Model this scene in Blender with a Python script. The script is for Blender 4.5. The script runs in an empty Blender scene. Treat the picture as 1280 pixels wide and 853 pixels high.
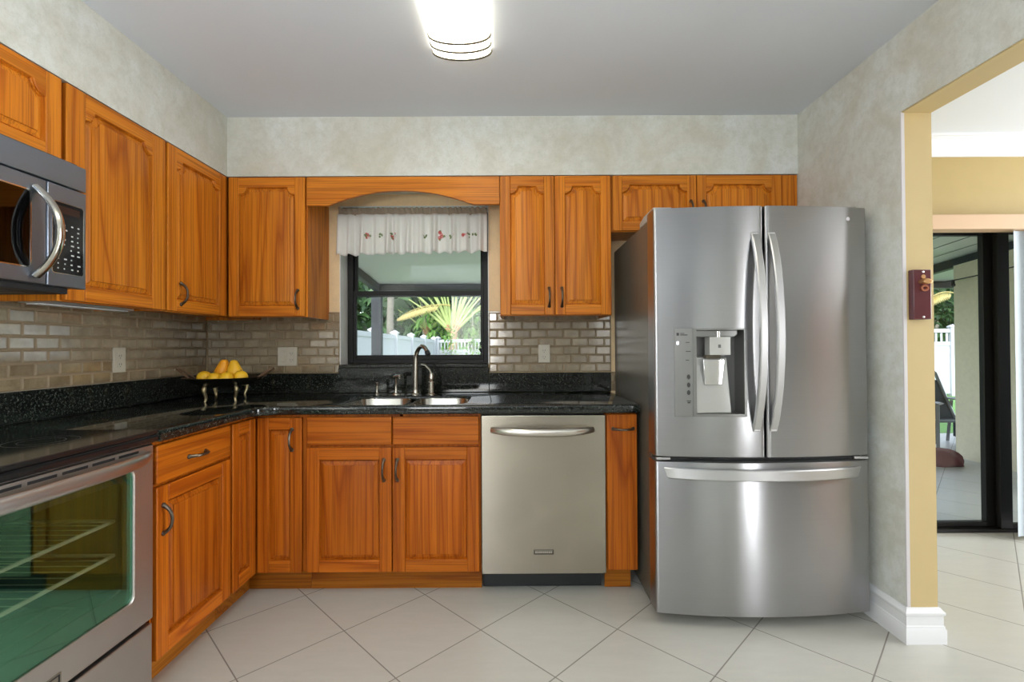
import bpy, bmesh, math, random
from mathutils import Vector, Matrix
from math import sin, cos, pi, radians

random.seed(7)
SC = bpy.context.scene
COL = SC.collection

# ------------------------------------------------------------------ camera
F_PX, YAW, PITCH, ROLL, CAM_H = 594.2, 0.00112, 0.00961, -0.00526, 1.19


def cam_matrix():
    cols = []
    for e in ((1, 0, 0), (0, 1, 0), (0, 0, 1)):
        x, y, z = e
        c, s = cos(YAW), sin(YAW); x, y = c * x - s * y, s * x + c * y
        c, s = cos(PITCH), sin(PITCH); y, z = c * y + s * z, -s * y + c * z
        c, s = cos(ROLL), sin(ROLL); x, z = c * x + s * z, -s * x + c * z
        cols.append((x, z, -y))                      # right, up, back
    m = Matrix((cols[0], cols[1], cols[2]))          # rows: world axes
    m4 = m.to_4x4(); m4.translation = (0, 0, CAM_H)
    return m4


cam_d = bpy.data.cameras.new('camera')
cam_d.sensor_width = 36.0
cam_d.lens = F_PX / 1280 * 36.0
cam_d.clip_start = 0.02
cam = bpy.data.objects.new('camera', cam_d)
cam.matrix_world = cam_matrix()
COL.objects.link(cam)
SC.camera = cam

# ------------------------------------------------------------------ light
SC.view_settings.view_transform = 'Standard'
SC.view_settings.look = 'None'
SC.view_settings.exposure = 0.60
SC.view_settings.gamma = 1.0
SC.view_settings.use_curve_mapping = False
SC.cycles.use_denoising = True
SC.cycles.max_bounces = 8
SC.cycles.diffuse_bounces = 4
SC.cycles.glossy_bounces = 4
SC.cycles.transparent_max_bounces = 12
SC.cycles.sample_clamp_indirect = 8.0

world = bpy.data.worlds.new('sky')
SC.world = world
world.use_nodes = True
wn = world.node_tree
bg = wn.nodes['Background']
sky = wn.nodes.new('ShaderNodeTexSky')
sky.sky_type = 'NISHITA'
sky.sun_disc = False
sky.sun_elevation = radians(52)
sky.sun_rotation = radians(200)
hz = wn.nodes.new('ShaderNodeHueSaturation'); hz.inputs['Saturation'].default_value = .45
wn.links.new(sky.outputs[0], hz.inputs['Color']); wn.links.new(hz.outputs[0], bg.inputs['Color'])
bg.inputs['Strength'].default_value = 0.60


ZC_FILL = 2.43


def area_light(name, loc, aim, sx, sy, watt, col=(1, 1, 1)):
    d = bpy.data.lights.new(name, 'AREA')
    d.shape = 'RECTANGLE'; d.size = sx; d.size_y = sy; d.energy = watt; d.color = col
    o = bpy.data.objects.new(name, d)
    o.location = loc
    o.rotation_euler = (Vector(aim) - Vector(loc)).to_track_quat('-Z', 'Y').to_euler()
    COL.objects.link(o)
    return o


sun_d = bpy.data.lights.new('sun', 'SUN')
sun_d.energy = 1.0; sun_d.angle = radians(2); sun_d.color = (1, .95, .86)
sun = bpy.data.objects.new('sun', sun_d)
sun.rotation_euler = (radians(42), 0, radians(-25))
COL.objects.link(sun)

# daylight entering through the glass doors of the rooms behind the camera
area_light('rear_window_daylight', (-.9, -4.42, 1.62), (-.9, 0, 1.62), 0.85, 1.3, 16, (.97, .98, 1))
area_light('dining_window_daylight', (3.7, -4.42, 1.2), (3.7, 0, 1.2), 0.16, 2.0, 30, (.97, .98, 1))
area_light('side_window_daylight', (5.92, 1.5, 1.25), (2.0, 1.4, 1.2), 2.1, 2.0, 165, (.93, .97, 1))
# unseen fill lights added to brighten the rooms: one aimed up, two down
area_light('family_room_fill_up', (-1.1, -2.0, 1.0), (-1.1, -2.0, 3), 1.4, 1.8, 120, (.93, .97, 1))
area_light('family_room_fill_down', (-.1, -2.2, ZC_FILL), (-.1, -2.2, 0), 2.0, 1.6, 10, (1, .985, .96))
area_light('dining_room_fill_down', (3.6, .9, ZC_FILL), (3.6, .9, 0), 1.2, 1.2, 12, (1, .98, .95))

# ------------------------------------------------------------------ helpers
PARENT_NONE = None


class MB:
    """collects shapes, links them as ONE mesh object"""
    def __init__(s, xf=None):
        s.v = []; s.f = []; s.m = []; s.xf = xf; s.flat = set()

    def add(s, vs, fs, mi=0):
        n = len(s.v)
        s.v += [s.xf(*p) if s.xf else tuple(p) for p in vs]
        for f in fs:
            s.f.append([i + n for i in f]); s.m.append(mi)
        return s

    def box(s, x0, x1, y0, y1, z0, z1, mi=0):
        return s.add([(x0, y0, z0), (x1, y0, z0), (x1, y1, z0), (x0, y1, z0), (x0, y0, z1), (x1, y0, z1), (x1, y1, z1), (x0, y1, z1)],
                     [(0, 3, 2, 1), (4, 5, 6, 7), (0, 1, 5, 4), (1, 2, 6, 5), (2, 3, 7, 6), (3, 0, 4, 7)], mi)

    def prism(s, poly, a0, a1, axis='y', mi=0):
        """poly 2-D, extruded along axis from a0 to a1"""
        def P(p, a):
            return {'y': (p[0], a, p[1]), 'x': (a, p[0], p[1]), 'z': (p[0], p[1], a)}[axis]
        n = len(poly)
        vs = [P(p, a0) for p in poly] + [P(p, a1) for p in poly]
        fs = [list(range(n)), list(range(2 * n - 1, n - 1, -1))]
        fs += [(i, n + i, n + (i + 1) % n, (i + 1) % n) for i in range(n)]
        return s.add(vs, fs, mi)

    def loft(s, rings, mi=0, cap0=True, cap1=True, closed=True):
        n = len(rings[0]); vs = [p for r in rings for p in r]; fs = []
        for k in range(len(rings) - 1):
            for i in range(n if closed else n - 1):
                a = k * n + i; b = k * n + (i + 1) % n
                fs.append((a, b, b + n, a + n))
        if cap0: fs.append(list(range(n - 1, -1, -1)))
        if cap1: fs.append([(len(rings) - 1) * n + i for i in range(n)])
        return s.add(vs, fs, mi)

    def tube(s, pts, r, n=10, mi=0, sq=None, cap=True):
        """round tube along pts; r number or list; sq=(a,b) gives an elliptic section scale"""
        pts = [Vector(p) for p in pts]
        rs = r if isinstance(r, (list, tuple)) else [r] * len(pts)
        rings = []; ref = None
        for k, p in enumerate(pts):
            t = (pts[min(k + 1, len(pts) - 1)] - pts[max(k - 1, 0)]).normalized()
            if ref is None:
                ref = Vector((0, 0, 1)) if abs(t.z) < .9 else Vector((1, 0, 0))
            u = (ref - t * ref.dot(t)).normalized(); w = t.cross(u); ref = u
            a, b = sq or (1, 1)
            rings.append([tuple(p + (u * cos(2 * pi * i / n) * a + w * sin(2 * pi * i / n) * b) * rs[k]) for i in range(n)])
        return s.loft(rings, mi, cap, cap)

    def cyl(s, p0, p1, r0, r1=None, n=20, mi=0):
        return s.tube([p0, p1], [r0, r0 if r1 is None else r1], n, mi)

    def lathe(s, prof, c=(0, 0), n=28, mi=0, sx=1, sy=1, cap0=False, cap1=False):
        rings = [[(c[0] + r * cos(2 * pi * i / n) * sx, c[1] + r * sin(2 * pi * i / n) * sy, z) for i in range(n)] for r, z in prof]
        return s.loft(rings, mi, cap0, cap1)

    def quad(s, a, b, c, d, mi=0):
        return s.add([a, b, c, d], [(0, 1, 2, 3)], mi)

    def blob(s, c, rx, ry, rz, mi=0, nu=14, nv=9, fn=None):
        rings = []
        for j in range(nv + 1):
            t = -pi / 2 + pi * j / nv
            k = fn(sin(t)) if fn else 1
            rings.append([(c[0] + rx * max(cos(t), .02) * k * cos(2 * pi * i / nu), c[1] + ry * max(cos(t), .02) * k * sin(2 * pi * i / nu), c[2] + rz * sin(t)) for i in range(nu)])
        return s.loft(rings, mi)

    def build(s, name, mats, parent=None, bevel=0, seg=2, angle=32, origin=None, fix=True):
        mats = mats if isinstance(mats, (list, tuple)) else [mats]
        xs = list(zip(*s.v))
        o0 = Vector(origin) if origin else Vector(((min(xs[0]) + max(xs[0])) / 2, (min(xs[1]) + max(xs[1])) / 2, min(xs[2])))
        me = bpy.data.meshes.new(name)
        me.from_pydata([tuple(Vector(p) - o0) for p in s.v], [], s.f)
        for m in mats: me.materials.append(m)
        me.polygons.foreach_set('material_index', s.m)
        if fix:
            bm = bmesh.new(); bm.from_mesh(me)
            bmesh.ops.recalc_face_normals(bm, faces=bm.faces)
            bm.to_mesh(me); bm.free()
        me.polygons.foreach_set('use_smooth', [True] * len(me.polygons))
        me.set_sharp_from_angle(angle=radians(angle))
        o = bpy.data.objects.new(name, me)
        COL.objects.link(o)
        if parent is not None:
            o.parent = parent
            w = Vector((0, 0, 0)); q = parent
            while q is not None: w += q.location; q = q.parent
            o.location = o0 - w
        else:
            o.location = o0
        if bevel:
            b = o.modifiers.new('bevel', 'BEVEL'); b.width = bevel; b.segments = seg; b.limit_method = 'ANGLE'; b.angle_limit = radians(40)
            b.harden_normals = False
        return o


def tag(o, label, cat, group=None, kind=None):
    o['label'] = label; o['category'] = cat
    if group: o['group'] = group
    if kind: o['kind'] = kind
    return o


def thing(name, loc, label, cat, group=None):
    o = bpy.data.objects.new(name, None)
    o.empty_display_size = .05
    o.location = loc
    COL.objects.link(o)
    return tag(o, label, cat, group)


def struct(o):
    o['kind'] = 'structure'
    return o


# ------------------------------------------------------------------ materials
class NT:
    def __init__(s, name):
        s.mat = bpy.data.materials.new(name); s.mat.use_nodes = True
        s.t = s.mat.node_tree; s.b = s.t.nodes['Principled BSDF']; s.out = s.t.nodes['Material Output']

    def n(s, typ, **k):
        x = s.t.nodes.new(typ)
        for a, v in k.items():
            if a in x.inputs: x.inputs[a].default_value = v
            else: setattr(x, a, v)
        return x

    def l(s, a, b):
        s.t.links.new(a, b)

    def math(s, op, a, b=None, c=None):
        x = s.t.nodes.new('ShaderNodeMath'); x.operation = op
        for i, v in enumerate((a, b, c)):
            if v is None: continue
            if isinstance(v, (int, float)): x.inputs[i].default_value = v
            else: s.l(v, x.inputs[i])
        return x.outputs[0]

    def ramp(s, fac, stops, interp='LINEAR'):
        r = s.t.nodes.new('ShaderNodeValToRGB'); r.color_ramp.interpolation = interp
        e = r.color_ramp.elements
        while len(e) < len(stops): e.new(.5)
        for x, (p, c) in zip(e, stops):
            x.position = p; x.color = (*c, 1) if len(c) == 3 else c
        s.l(fac, r.inputs[0])
        return r.outputs[0]

    def mix(s, fac, a, b, mode='MIX'):
        x = s.t.nodes.new('ShaderNodeMix'); x.data_type = 'RGBA'; x.blend_type = mode
        for sock, v in ((x.inputs[0], fac), (x.inputs[6], a), (x.inputs[7], b)):
            if isinstance(v, (int, float)): sock.default_value = v
            elif isinstance(v, tuple): sock.default_value = (*v, 1)
            else: s.l(v, sock)
        return x.outputs[2]

    def bump(s, h, strength=.3, dist=.002):
        x = s.n('ShaderNodeBump'); x.inputs['Strength'].default_value = strength; x.inputs['Distance'].default_value = dist
        s.l(h, x.inputs['Height']); s.l(x.outputs[0], s.b.inputs['Normal'])

    def coords(s, scale=(1, 1, 1), rot=(0, 0, 0), rnd=0, kind='Object'):
        tc = s.n('ShaderNodeTexCoord')
        v = tc.outputs[kind]
        if rnd:
            oi = s.n('ShaderNodeObjectInfo')
            vm = s.n('ShaderNodeVectorMath', operation='SCALE'); vm.inputs[0].default_value = (7.3 * rnd, 5.1 * rnd, 9.7 * rnd)
            s.l(oi.outputs['Random'], vm.inputs['Scale'])
            va = s.n('ShaderNodeVectorMath', operation='ADD'); s.l(v, va.inputs[0]); s.l(vm.outputs[0], va.inputs[1]); v = va.outputs[0]
        mp = s.n('ShaderNodeMapping'); mp.inputs['Scale'].default_value = scale; mp.inputs['Rotation'].default_value = rot
        s.l(v, mp.inputs[0])
        return mp.outputs[0]

    def noise(s, vec, scale, detail=3, rough=.5, dist=0):
        x = s.n('ShaderNodeTexNoise'); x.inputs['Scale'].default_value = scale; x.inputs['Detail'].default_value = detail
        x.inputs['Roughness'].default_value = rough; x.inputs['Distortion'].default_value = dist
        s.l(vec, x.inputs['Vector'])
        return x.outputs['Fac']


def plain(name, col, rough=.5, metal=0, spec=.5, mottle=0, mscale=30, coat=0):
    m = NT(name); b = m.b
    b.inputs['Base Color'].default_value = (*col, 1); b.inputs['Roughness'].default_value = rough; b.inputs['Metallic'].default_value = metal
    b.inputs['Specular IOR Level'].default_value = spec
    if coat: b.inputs['Coat Weight'].default_value = coat; b.inputs['Coat Roughness'].default_value = .1
    if mottle:
        f = m.noise(m.coords(), mscale, 4)
        c = m.mix(f, tuple(x * (1 - mottle) for x in col), tuple(min(1, x * (1 + mottle)) for x in col))
        m.l(c, b.inputs['Base Color'])
    return m.mat


def oak(name, axis, tone=1.0, red=1.0):
    m = NT(name)
    k = .042
    sc = {'x': (k, 1, 1), 'y': (1, k, 1), 'z': (1, 1, k)}[axis]
    v = m.coords(sc, rnd=1)
    big = m.noise(v, 5.0, 2, .5, .4)
    # growth rings: contour lines of a slow field give the cathedral figure
    diag = m.n('ShaderNodeVectorMath', operation='DOT_PRODUCT'); m.l(v, diag.inputs[0]); diag.inputs[1].default_value = (11, 11, 11)
    fld = m.math('ADD', diag.outputs['Value'], m.math('MULTIPLY', big, 7.0))
    ring = m.math('PINGPONG', fld, 0.5)
    ring = m.math('MULTIPLY', ring, 2.0)
    sc2 = {'x': (.014, 1, 1), 'y': (1, .014, 1), 'z': (1, 1, .014)}[axis]
    fine = m.noise(m.coords(sc2, rnd=1), 140, 2, .5)
    mid = m.noise(v, 38, 3, .6, .3)
    c1 = m.ramp(ring, [(0.0, (.37 * tone, .092 * tone, .006 * tone)), (.22, (.57 * tone, .176 * tone, .012 * tone)), (1.0, (.65 * tone, .222 * tone, .018 * tone))])
    c2 = m.mix(m.ramp(fine, [(.40, (1, 1, 1)), (.52, (0, 0, 0))]), c1, m.mix(.52, c1, (.26 * tone, .068 * tone, .008 * tone)))
    c3 = m.mix(m.math('MULTIPLY', m.ramp(mid, [(.45, (0, 0, 0)), (.7, (1, 1, 1))]), .28), c2, (.36 * tone, .090 * tone, .010 * tone))
    oi = m.n('ShaderNodeObjectInfo')
    hs = m.n('ShaderNodeHueSaturation')
    m.l(m.math('MULTIPLY_ADD', oi.outputs['Random'], .16, .93), hs.inputs['Value'])
    m.l(c3, hs.inputs['Color'])
    m.l(m.mix(1.0, hs.outputs[0], (1, red, red * red), 'MULTIPLY'), m.b.inputs['Base Color'])
    m.b.inputs['Roughness'].default_value = .36
    m.b.inputs['Specular IOR Level'].default_value = .22
    m.bump(m.math('ADD', fine, ring), .12, .0008)
    return m.mat


def steel(name, col=(.60, .60, .61), rough=.3, aniso=.75, smudge=.06, vertical=False):
    m = NT(name)
    m.b.inputs['Metallic'].default_value = 1
    m.b.inputs['Anisotropic'].default_value = aniso
    tg = m.n('ShaderNodeCombineXYZ'); tg.inputs[2].default_value = 1; tg.inputs[0].default_value = .02; tg.inputs[1].default_value = .02
    m.l(tg.outputs[0], m.b.inputs['Tangent'])
    st = m.noise(m.coords((1, 1, 260) if not vertical else (260, 260, 1)), 3.0, 2)
    sm = m.noise(m.coords(), 5, 2, .5, .3)
    m.l(m.mix(m.math('MULTIPLY', sm, smudge * 5), m.mix(st, tuple(c * .94 for c in col), tuple(c * 1.05 for c in col)), tuple(c * .6 for c in col)), m.b.inputs['Base Color'])
    m.b.inputs['Roughness'].default_value = rough
    return m.mat


def granite(name):
    m = NT(name)
    v = m.coords()
    vo = m.n('ShaderNodeTexVoronoi'); vo.inputs['Scale'].default_value = 260; m.l(v, vo.inputs['Vector'])
    n1 = m.noise(v, 95, 5, .7)
    n2 = m.noise(v, 240, 3, .6)
    c = m.ramp(n1, [(.42, (.004, .005, .005)), (.56, (.012, .016, .014)), (.63, (.060, .070, .058)), (.74, (.16, .17, .14))])
    sp = m.ramp(n2, [(.63, (0, 0, 0)), (.69, (1, 1, 1))])
    c = m.mix(m.math('MULTIPLY', sp, .6), c, (.24, .25, .20))
    m.l(c, m.b.inputs['Base Color'])
    m.b.inputs['Roughness'].default_value = .07
    m.b.inputs['Specular IOR Level'].default_value = .5
    return m.mat


def wallpaper(name, a, b_, c_):
    m = NT(name)
    v = m.coords(kind='Object')
    n1 = m.noise(v, 3.2, 6, .62, .7); n2 = m.noise(v, 22, 6, .72); n3 = m.noise(v, 140, 3, .7)
    col = m.mix(m.ramp(n1, [(.35, (0, 0, 0)), (.68, (1, 1, 1))]), a, b_)
    col = m.mix(m.math('MULTIPLY', m.ramp(n2, [(.42, (0, 0, 0)), (.7, (1, 1, 1))]), .55), col, c_)
    col = m.mix(m.math('MULTIPLY', m.ramp(n3, [(.5, (0, 0, 0)), (.75, (1, 1, 1))]), .25), col, tuple(x * .72 for x in c_))
    m.l(col, m.b.inputs['Base Color']); m.b.inputs['Roughness'].default_value = .55
    m.bump(n3, .15, .001)
    return m.mat


def floor_tile(name, base=(.50, .485, .435), grout=(.20, .18, .155)):
    m = NT(name)
    tc = m.n('ShaderNodeTexCoord'); sx = m.n('ShaderNodeSeparateXYZ'); m.l(tc.outputs['Object'], sx.inputs[0])
    x, y = sx.outputs[0], sx.outputs[1]
    P = .5718
    fs = []; ids = []
    for sgn, off in ((1, 1.8657), (-1, -2.7072)):
        s_ = m.math('ADD', x, y) if sgn > 0 else m.math('SUBTRACT', x, y)
        q = m.math('DIVIDE', m.math('SUBTRACT', s_, off), P)
        ids.append(m.math('FLOOR', q))
        fs.append(m.math('ABSOLUTE', m.math('SUBTRACT', m.math('FRACT', q), .5)))
    edge = m.math('MAXIMUM', fs[0], fs[1])
    g = m.ramp(edge, [(.4925, (0, 0, 0)), (.4965, (1, 1, 1))])
    cx = m.n('ShaderNodeCombineXYZ'); m.l(ids[0], cx.inputs[0]); m.l(ids[1], cx.inputs[1])
    wn_ = m.n('ShaderNodeTexWhiteNoise'); m.l(cx.outputs[0], wn_.inputs['Vector'])
    mp = m.n('ShaderNodeMapping'); mp.inputs['Rotation'].default_value = (0, 0, radians(45)); mp.inputs['Scale'].default_value = (1, 4, 1)
    m.l(tc.outputs['Object'], mp.inputs[0])
    n1 = m.noise(mp.outputs[0], 7, 6, .65, .5); n2 = m.noise(tc.outputs['Object'], 60, 4, .6)
    c = m.mix(n1, tuple(k * .90 for k in base), tuple(k * 1.09 for k in base))
    c = m.mix(m.math('MULTIPLY', n2, .25), c, tuple(k * .86 for k in base))
    c = m.mix(m.math('MULTIPLY', wn_.outputs['Value'], .10), c, tuple(k * .80 for k in base))
    m.l(m.mix(g, c, grout), m.b.inputs['Base Color'])
    m.l(m.math('MULTIPLY_ADD', g, .4, .30), m.b.inputs['Roughness'])
    m.bump(m.math('SUBTRACT', m.math('MULTIPLY', n1, .15), g), .25, .0015)
    return m.mat


def glass(name, tint=(.97, .99, .98), refl=.08):
    m = NT(name)
    tr = m.n('ShaderNodeBsdfTransparent'); tr.inputs[0].default_value = (*tint, 1)
    gl = m.n('ShaderNodeBsdfGlossy'); gl.inputs['Roughness'].default_value = .01
    lw = m.n('ShaderNodeLayerWeight'); lw.inputs[0].default_value = .5
    mx = m.n('ShaderNodeMixShader')
    m.l(m.math('MULTIPLY_ADD', m.math('POWER', lw.outputs['Facing'], 5.0), .9, refl / 2), mx.inputs[0])
    m.l(tr.outputs[0], mx.inputs[1]); m.l(gl.outputs[0], mx.inputs[2]); m.l(mx.outputs[0], m.out.inputs[0])
    return m.mat


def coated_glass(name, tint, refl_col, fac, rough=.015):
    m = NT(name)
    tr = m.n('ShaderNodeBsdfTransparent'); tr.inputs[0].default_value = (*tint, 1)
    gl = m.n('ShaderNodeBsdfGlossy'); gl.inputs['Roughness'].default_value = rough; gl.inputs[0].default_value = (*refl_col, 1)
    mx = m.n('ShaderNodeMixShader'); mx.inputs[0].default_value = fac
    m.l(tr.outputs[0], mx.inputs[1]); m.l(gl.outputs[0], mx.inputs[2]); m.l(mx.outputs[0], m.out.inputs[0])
    return m.mat


def emit(name, col, strength):
    m = NT(name)
    m.b.inputs['Base Color'].default_value = (.8, .8, .78, 1)
    m.b.inputs['Emission Color'].default_value = (*col, 1); m.b.inputs['Emission Strength'].default_value = strength
    m.b.inputs['Roughness'].default_value = .4
    return m.mat


def leafy(name, a, b_, trans=.35):
    m = NT(name)
    n = m.noise(m.coords(), 1.4, 3)
    oi = m.n('ShaderNodeNewGeometry')
    c = m.mix(oi.outputs['Random Per Island'], a, b_)
    c = m.mix(m.math('MULTIPLY', n, .5), c, tuple(k * .5 for k in a))
    m.l(c, m.b.inputs['Base Color']); m.b.inputs['Roughness'].default_value = .45
    tl = m.n('ShaderNodeBsdfTranslucent'); m.l(c, tl.inputs[0])
    mx = m.n('ShaderNodeMixShader'); mx.inputs[0].default_value = trans
    m.l(m.b.outputs[0], mx.inputs[1]); m.l(tl.outputs[0], mx.inputs[2]); m.l(mx.outputs[0], m.out.inputs[0])
    return m.mat


def fabric(name, col, trans=.4, weave=900):
    m = NT(name)
    n = m.noise(m.coords(), weave, 2)
    c = m.mix(m.math('MULTIPLY', n, .25), col, tuple(k * .8 for k in col))
    m.l(c, m.b.inputs['Base Color']); m.b.inputs['Roughness'].default_value = .85
    tl = m.n('ShaderNodeBsdfTranslucent'); m.l(c, tl.inputs[0])
    mx = m.n('ShaderNodeMixShader'); mx.inputs[0].default_value = trans
    m.l(m.b.outputs[0], mx.inputs[1]); m.l(tl.outputs[0], mx.inputs[2]); m.l(mx.outputs[0], m.out.inputs[0])
    return m.mat


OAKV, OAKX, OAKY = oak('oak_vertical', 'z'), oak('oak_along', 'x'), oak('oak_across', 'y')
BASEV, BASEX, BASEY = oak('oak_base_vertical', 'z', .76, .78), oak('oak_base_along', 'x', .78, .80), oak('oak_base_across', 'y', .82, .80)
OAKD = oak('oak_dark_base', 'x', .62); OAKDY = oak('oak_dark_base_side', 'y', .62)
STEEL = steel('brushed_steel', (.43, .43, .44), .28, 1.0, .03)
STEEL_W = steel('brushed_steel_smudged', (.48, .435, .36), .25, .8, .14)
STEEL_S = steel('range_steel', (.56, .535, .51), .40, .2, .06)
STEEL_V = steel('brushed_steel_handle', (.60, .60, .61), .34, .2, .02)
CHROME = plain('chrome', (.75, .75, .75), .12, 1)
NICKEL = plain('satin_nickel', (.55, .52, .46), .24, 1)
BRONZE = plain('oil_rubbed_bronze', (.14, .115, .09), .30, .9, mottle=.4, mscale=60)
BLACK = plain('black_gloss', (.010, .010, .011), .08)
BLACKM = plain('black_matte', (.012, .012, .013), .5)
DKMETAL = plain('dark_bronze_aluminium', (.006, .0055, .005), .45, 0, .25)
GRAN = granite('black_speckled_granite')
PAPER = wallpaper('sponged_wallpaper', (.69, .71, .69), (.57, .545, .455), (.47, .47, .395))
TANWALL = wallpaper('tan_sponged_wall', (.86, .64, .36), (.78, .58, .33), (.70, .54, .34))
CEIL = plain('flat_white_ceiling', (.67, .705, .75), .8, mottle=.03, mscale=200)
FLOOR = floor_tile('diagonal_floor_tile')
PFLOOR = floor_tile('patio_floor_tile', (.44, .43, .43), (.22, .21, .20))
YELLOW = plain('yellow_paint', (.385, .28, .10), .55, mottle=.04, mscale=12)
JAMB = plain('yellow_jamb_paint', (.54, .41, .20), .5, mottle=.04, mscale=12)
WHITE = plain('white_trim_paint', (.74, .74, .75), .35)
CREAM = plain('taupe_paint', (.22, .20, .175), .6, mottle=.04, mscale=12)
CLEAR = glass('clear_glass', refl=.03)
STUCCO = wallpaper('patio_stucco', (.66, .60, .46), (.60, .54, .40), (.54, .48, .36))
PLAST = plain('almond_plastic', (.56, .52, .42), .35)
VINYL = plain('white_vinyl', (.44, .445, .48), .35, mottle=.03, mscale=4)
ROOFW = plain('patio_roof_white', (.66, .67, .64), .55)
POSTM = plain('bronze_patio_metal', (.016, .020, .025), .5)

# ------------------------------------------------------------------ dimensions
XL, XR = -1.865, 1.572               # kitchen side walls
YW = 2.91                            # back wall
YU, XLU = 2.588, -1.547              # upper door faces
YB, XLB = 2.278, -1.223              # base door faces
ZC = 2.447; ZT = 2.119               # ceiling, top of the uppers
DT = .020                            # door thickness
CT, CB = .908, .866                  # worktop
YJ = 1.905                           # near end of the right wall
YD = 3.10

# ------------------------------------------------------------------ room shell
b = MB(); b.box(XL - .15, 6.1, -4.6, YD, -.12, 0); struct(b.build('floor', FLOOR, origin=(0, 0, 0)))
b = MB(); b.box(XL - .15, 6.1, -4.6, YD, ZC, ZC + .1); struct(b.build('ceiling', CEIL, origin=(0, 0, ZC)))
b = MB(); b.box(XL - .12, XL, -4.6, YW + .2, 0, ZC); struct(b.build('wall_left', PAPER))
WX0, WX1, WZ0, WZ1 = -1.049, -.138, 1.078, 2.05   # kitchen window opening
b = MB()
b.box(XL, WX0, YW, YD, 0, ZC); b.box(WX1, XR + .06, YW, YD, 0, ZC); b.box(WX0, WX1, YW, YD, 0, WZ0); b.box(WX0, WX1, YW, YD, WZ1, ZC)
struct(b.build('wall_back', TANWALL))
# white reveal lining of the window
b = MB(); b.box(WX0 - .001, WX0 + .004, YW - .002, YD - .02, WZ0, WZ1); b.box(WX1 - .004, WX1 + .001, YW - .002, YD - .02, WZ0, WZ1); b.box(WX0, WX1, YW - .002, YD - .02, WZ1 - .004, WZ1)
struct(b.build('trim_1', WHITE))
# soffits above the cabinets
b = MB(); b.box(XL, XLU - .002, -1.2, YW, ZT + .003, ZC); struct(b.build('wall_soffit_left', PAPER))
b = MB(); b.box(XLU - .002, XR, YU + .002, YW, ZT + .003, ZC); struct(b.build('wall_soffit_back', PAPER))
# right wall with the opening to the dining room
b = MB()
b.box(XR, XR + .122, YJ + .004, YW, 0, ZC, 0)
b.box(XR, XR + .122, .2, YJ + .004, 2.124, ZC, 0)
b.box(XR, XR + .122, -4.6, .2, 0, ZC, 0)
struct(b.build('wall_right', PAPER))
b = MB(); b.box(XR + .014, XR + .1225, YJ - .001, YJ + .004, .13, 2.124); b.box(XR + .004, XR + .1225, .2, YJ, 2.119, 2.124)
struct(b.build('trim_2', JAMB))
b = MB(); b.box(XR + .0006, XR + .014, YJ - .0015, YJ + .006, .13, 2.124); struct(b.build('trim_3', plain('corner_bead_white', (.60, .57, .58), .5)))
b = MB(); b.box(XR + .1225, XR + .124, YJ, YW, .13, ZC); b.box(XR + .1225, XR + .124, -4.6, YJ, 2.124, ZC); struct(b.build('wall_dining_side', YELLOW))
# baseboard wrapping the wall end
prof = [(0, 0), (.020, 0), (.020, .055), (.016, .062), (.016, .068), (.013, .072), (.013, .108), (.018, .114), (.018, .122), (.010, .130), (.006, .138), (0, .138)]
b = MB()
rings = []
for px_, py_, dx, dy in ((XR, YW - .02, -1, 0), (XR, YJ, -1, -1), (XR + .122, YJ, 1, -1), (XR + .122, YW - .02, 1, 0)):
    rings.append([(px_ + dx * d, py_ + dy * d, z) for d, z in prof])
b.loft(rings, 0)
struct(b.build('baseboard_right', WHITE))
# dining room far wall, slider opening, crown
DX0, DX1, DZ1 = 2.15, 4.9, 1.98
b = MB(); b.box(XR + .122, DX0, YW, YD, 0, ZC); b.box(DX1, 6.1, YW, YD, 0, ZC); b.box(DX0, DX1, YW, YD, DZ1, ZC); struct(b.build('wall_dining_back', YELLOW))
b = MB(); b.box(6.0, 6.12, -4.6, YW, 0, ZC); struct(b.build('wall_dining_right', YELLOW))
cp = [(0, 0), (.012, 0), (.012, .018), (.030, .030), (.050, .062), (.072, .080), (.072, .098), (.09, .098), (.09, .112), (0, .112)]
b = MB(); b.prism([(YW - d, ZC - .112 + z) for d, z in cp], XR + .124, 6.0, 'x'); struct(b.build('trim_4', WHITE))
# walls behind the camera
b = MB()
b.box(XL, -1.35, -4.6, -4.48, 0, ZC); b.box(-.45, 3.5, -4.6, -4.48, 0, ZC); b.box(3.9, 6.1, -4.6, -4.48, 0, ZC); b.box(-1.35, -.45, -4.6, -4.48, 2.35, ZC); b.box(3.5, 3.9, -4.6, -4.48, 2.25, ZC)
b.box(-1.35, -.45, -4.6, -4.48, 0, .92)
struct(b.build('wall_front', CREAM))
b = MB(); b.box(5.95, 5.999, -3.3, -2.1, 0, 2.25); struct(b.build('door_2', OAKV))


# ------------------------------------------------------------------ cabinets
def run_back(x0, yf):
    return lambda lx, ly, lz: (x0 + lx, yf + ly, lz)


def run_left(y0, xf):
    return lambda lx, ly, lz: (xf - ly, y0 + lx, lz)


def outline(x0, x1, z0, z1, r, i, n=9):
    """panel outline inset by i; r>0 scoops the two top corners"""
    if r <= 0:
        return [(x0 + i, z0 + i), (x1 - i, z0 + i), (x1 - i, z1 - i), (x0 + i, z1 - i)]
    R = r + i
    t0 = math.asin(i / R); t1 = math.acos(i / R)
    left = [(x0 + R * sin(t), z1 - R * cos(t)) for t in [t0 + (t1 - t0) * k / n for k in range(n + 1)]]
    right = [(x1 - (p[0] - x0), p[1]) for p in reversed(left)]
    return [(x0 + i, z0 + i), (x1 - i, z0 + i)] + list(reversed([*left, *right]))


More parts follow.
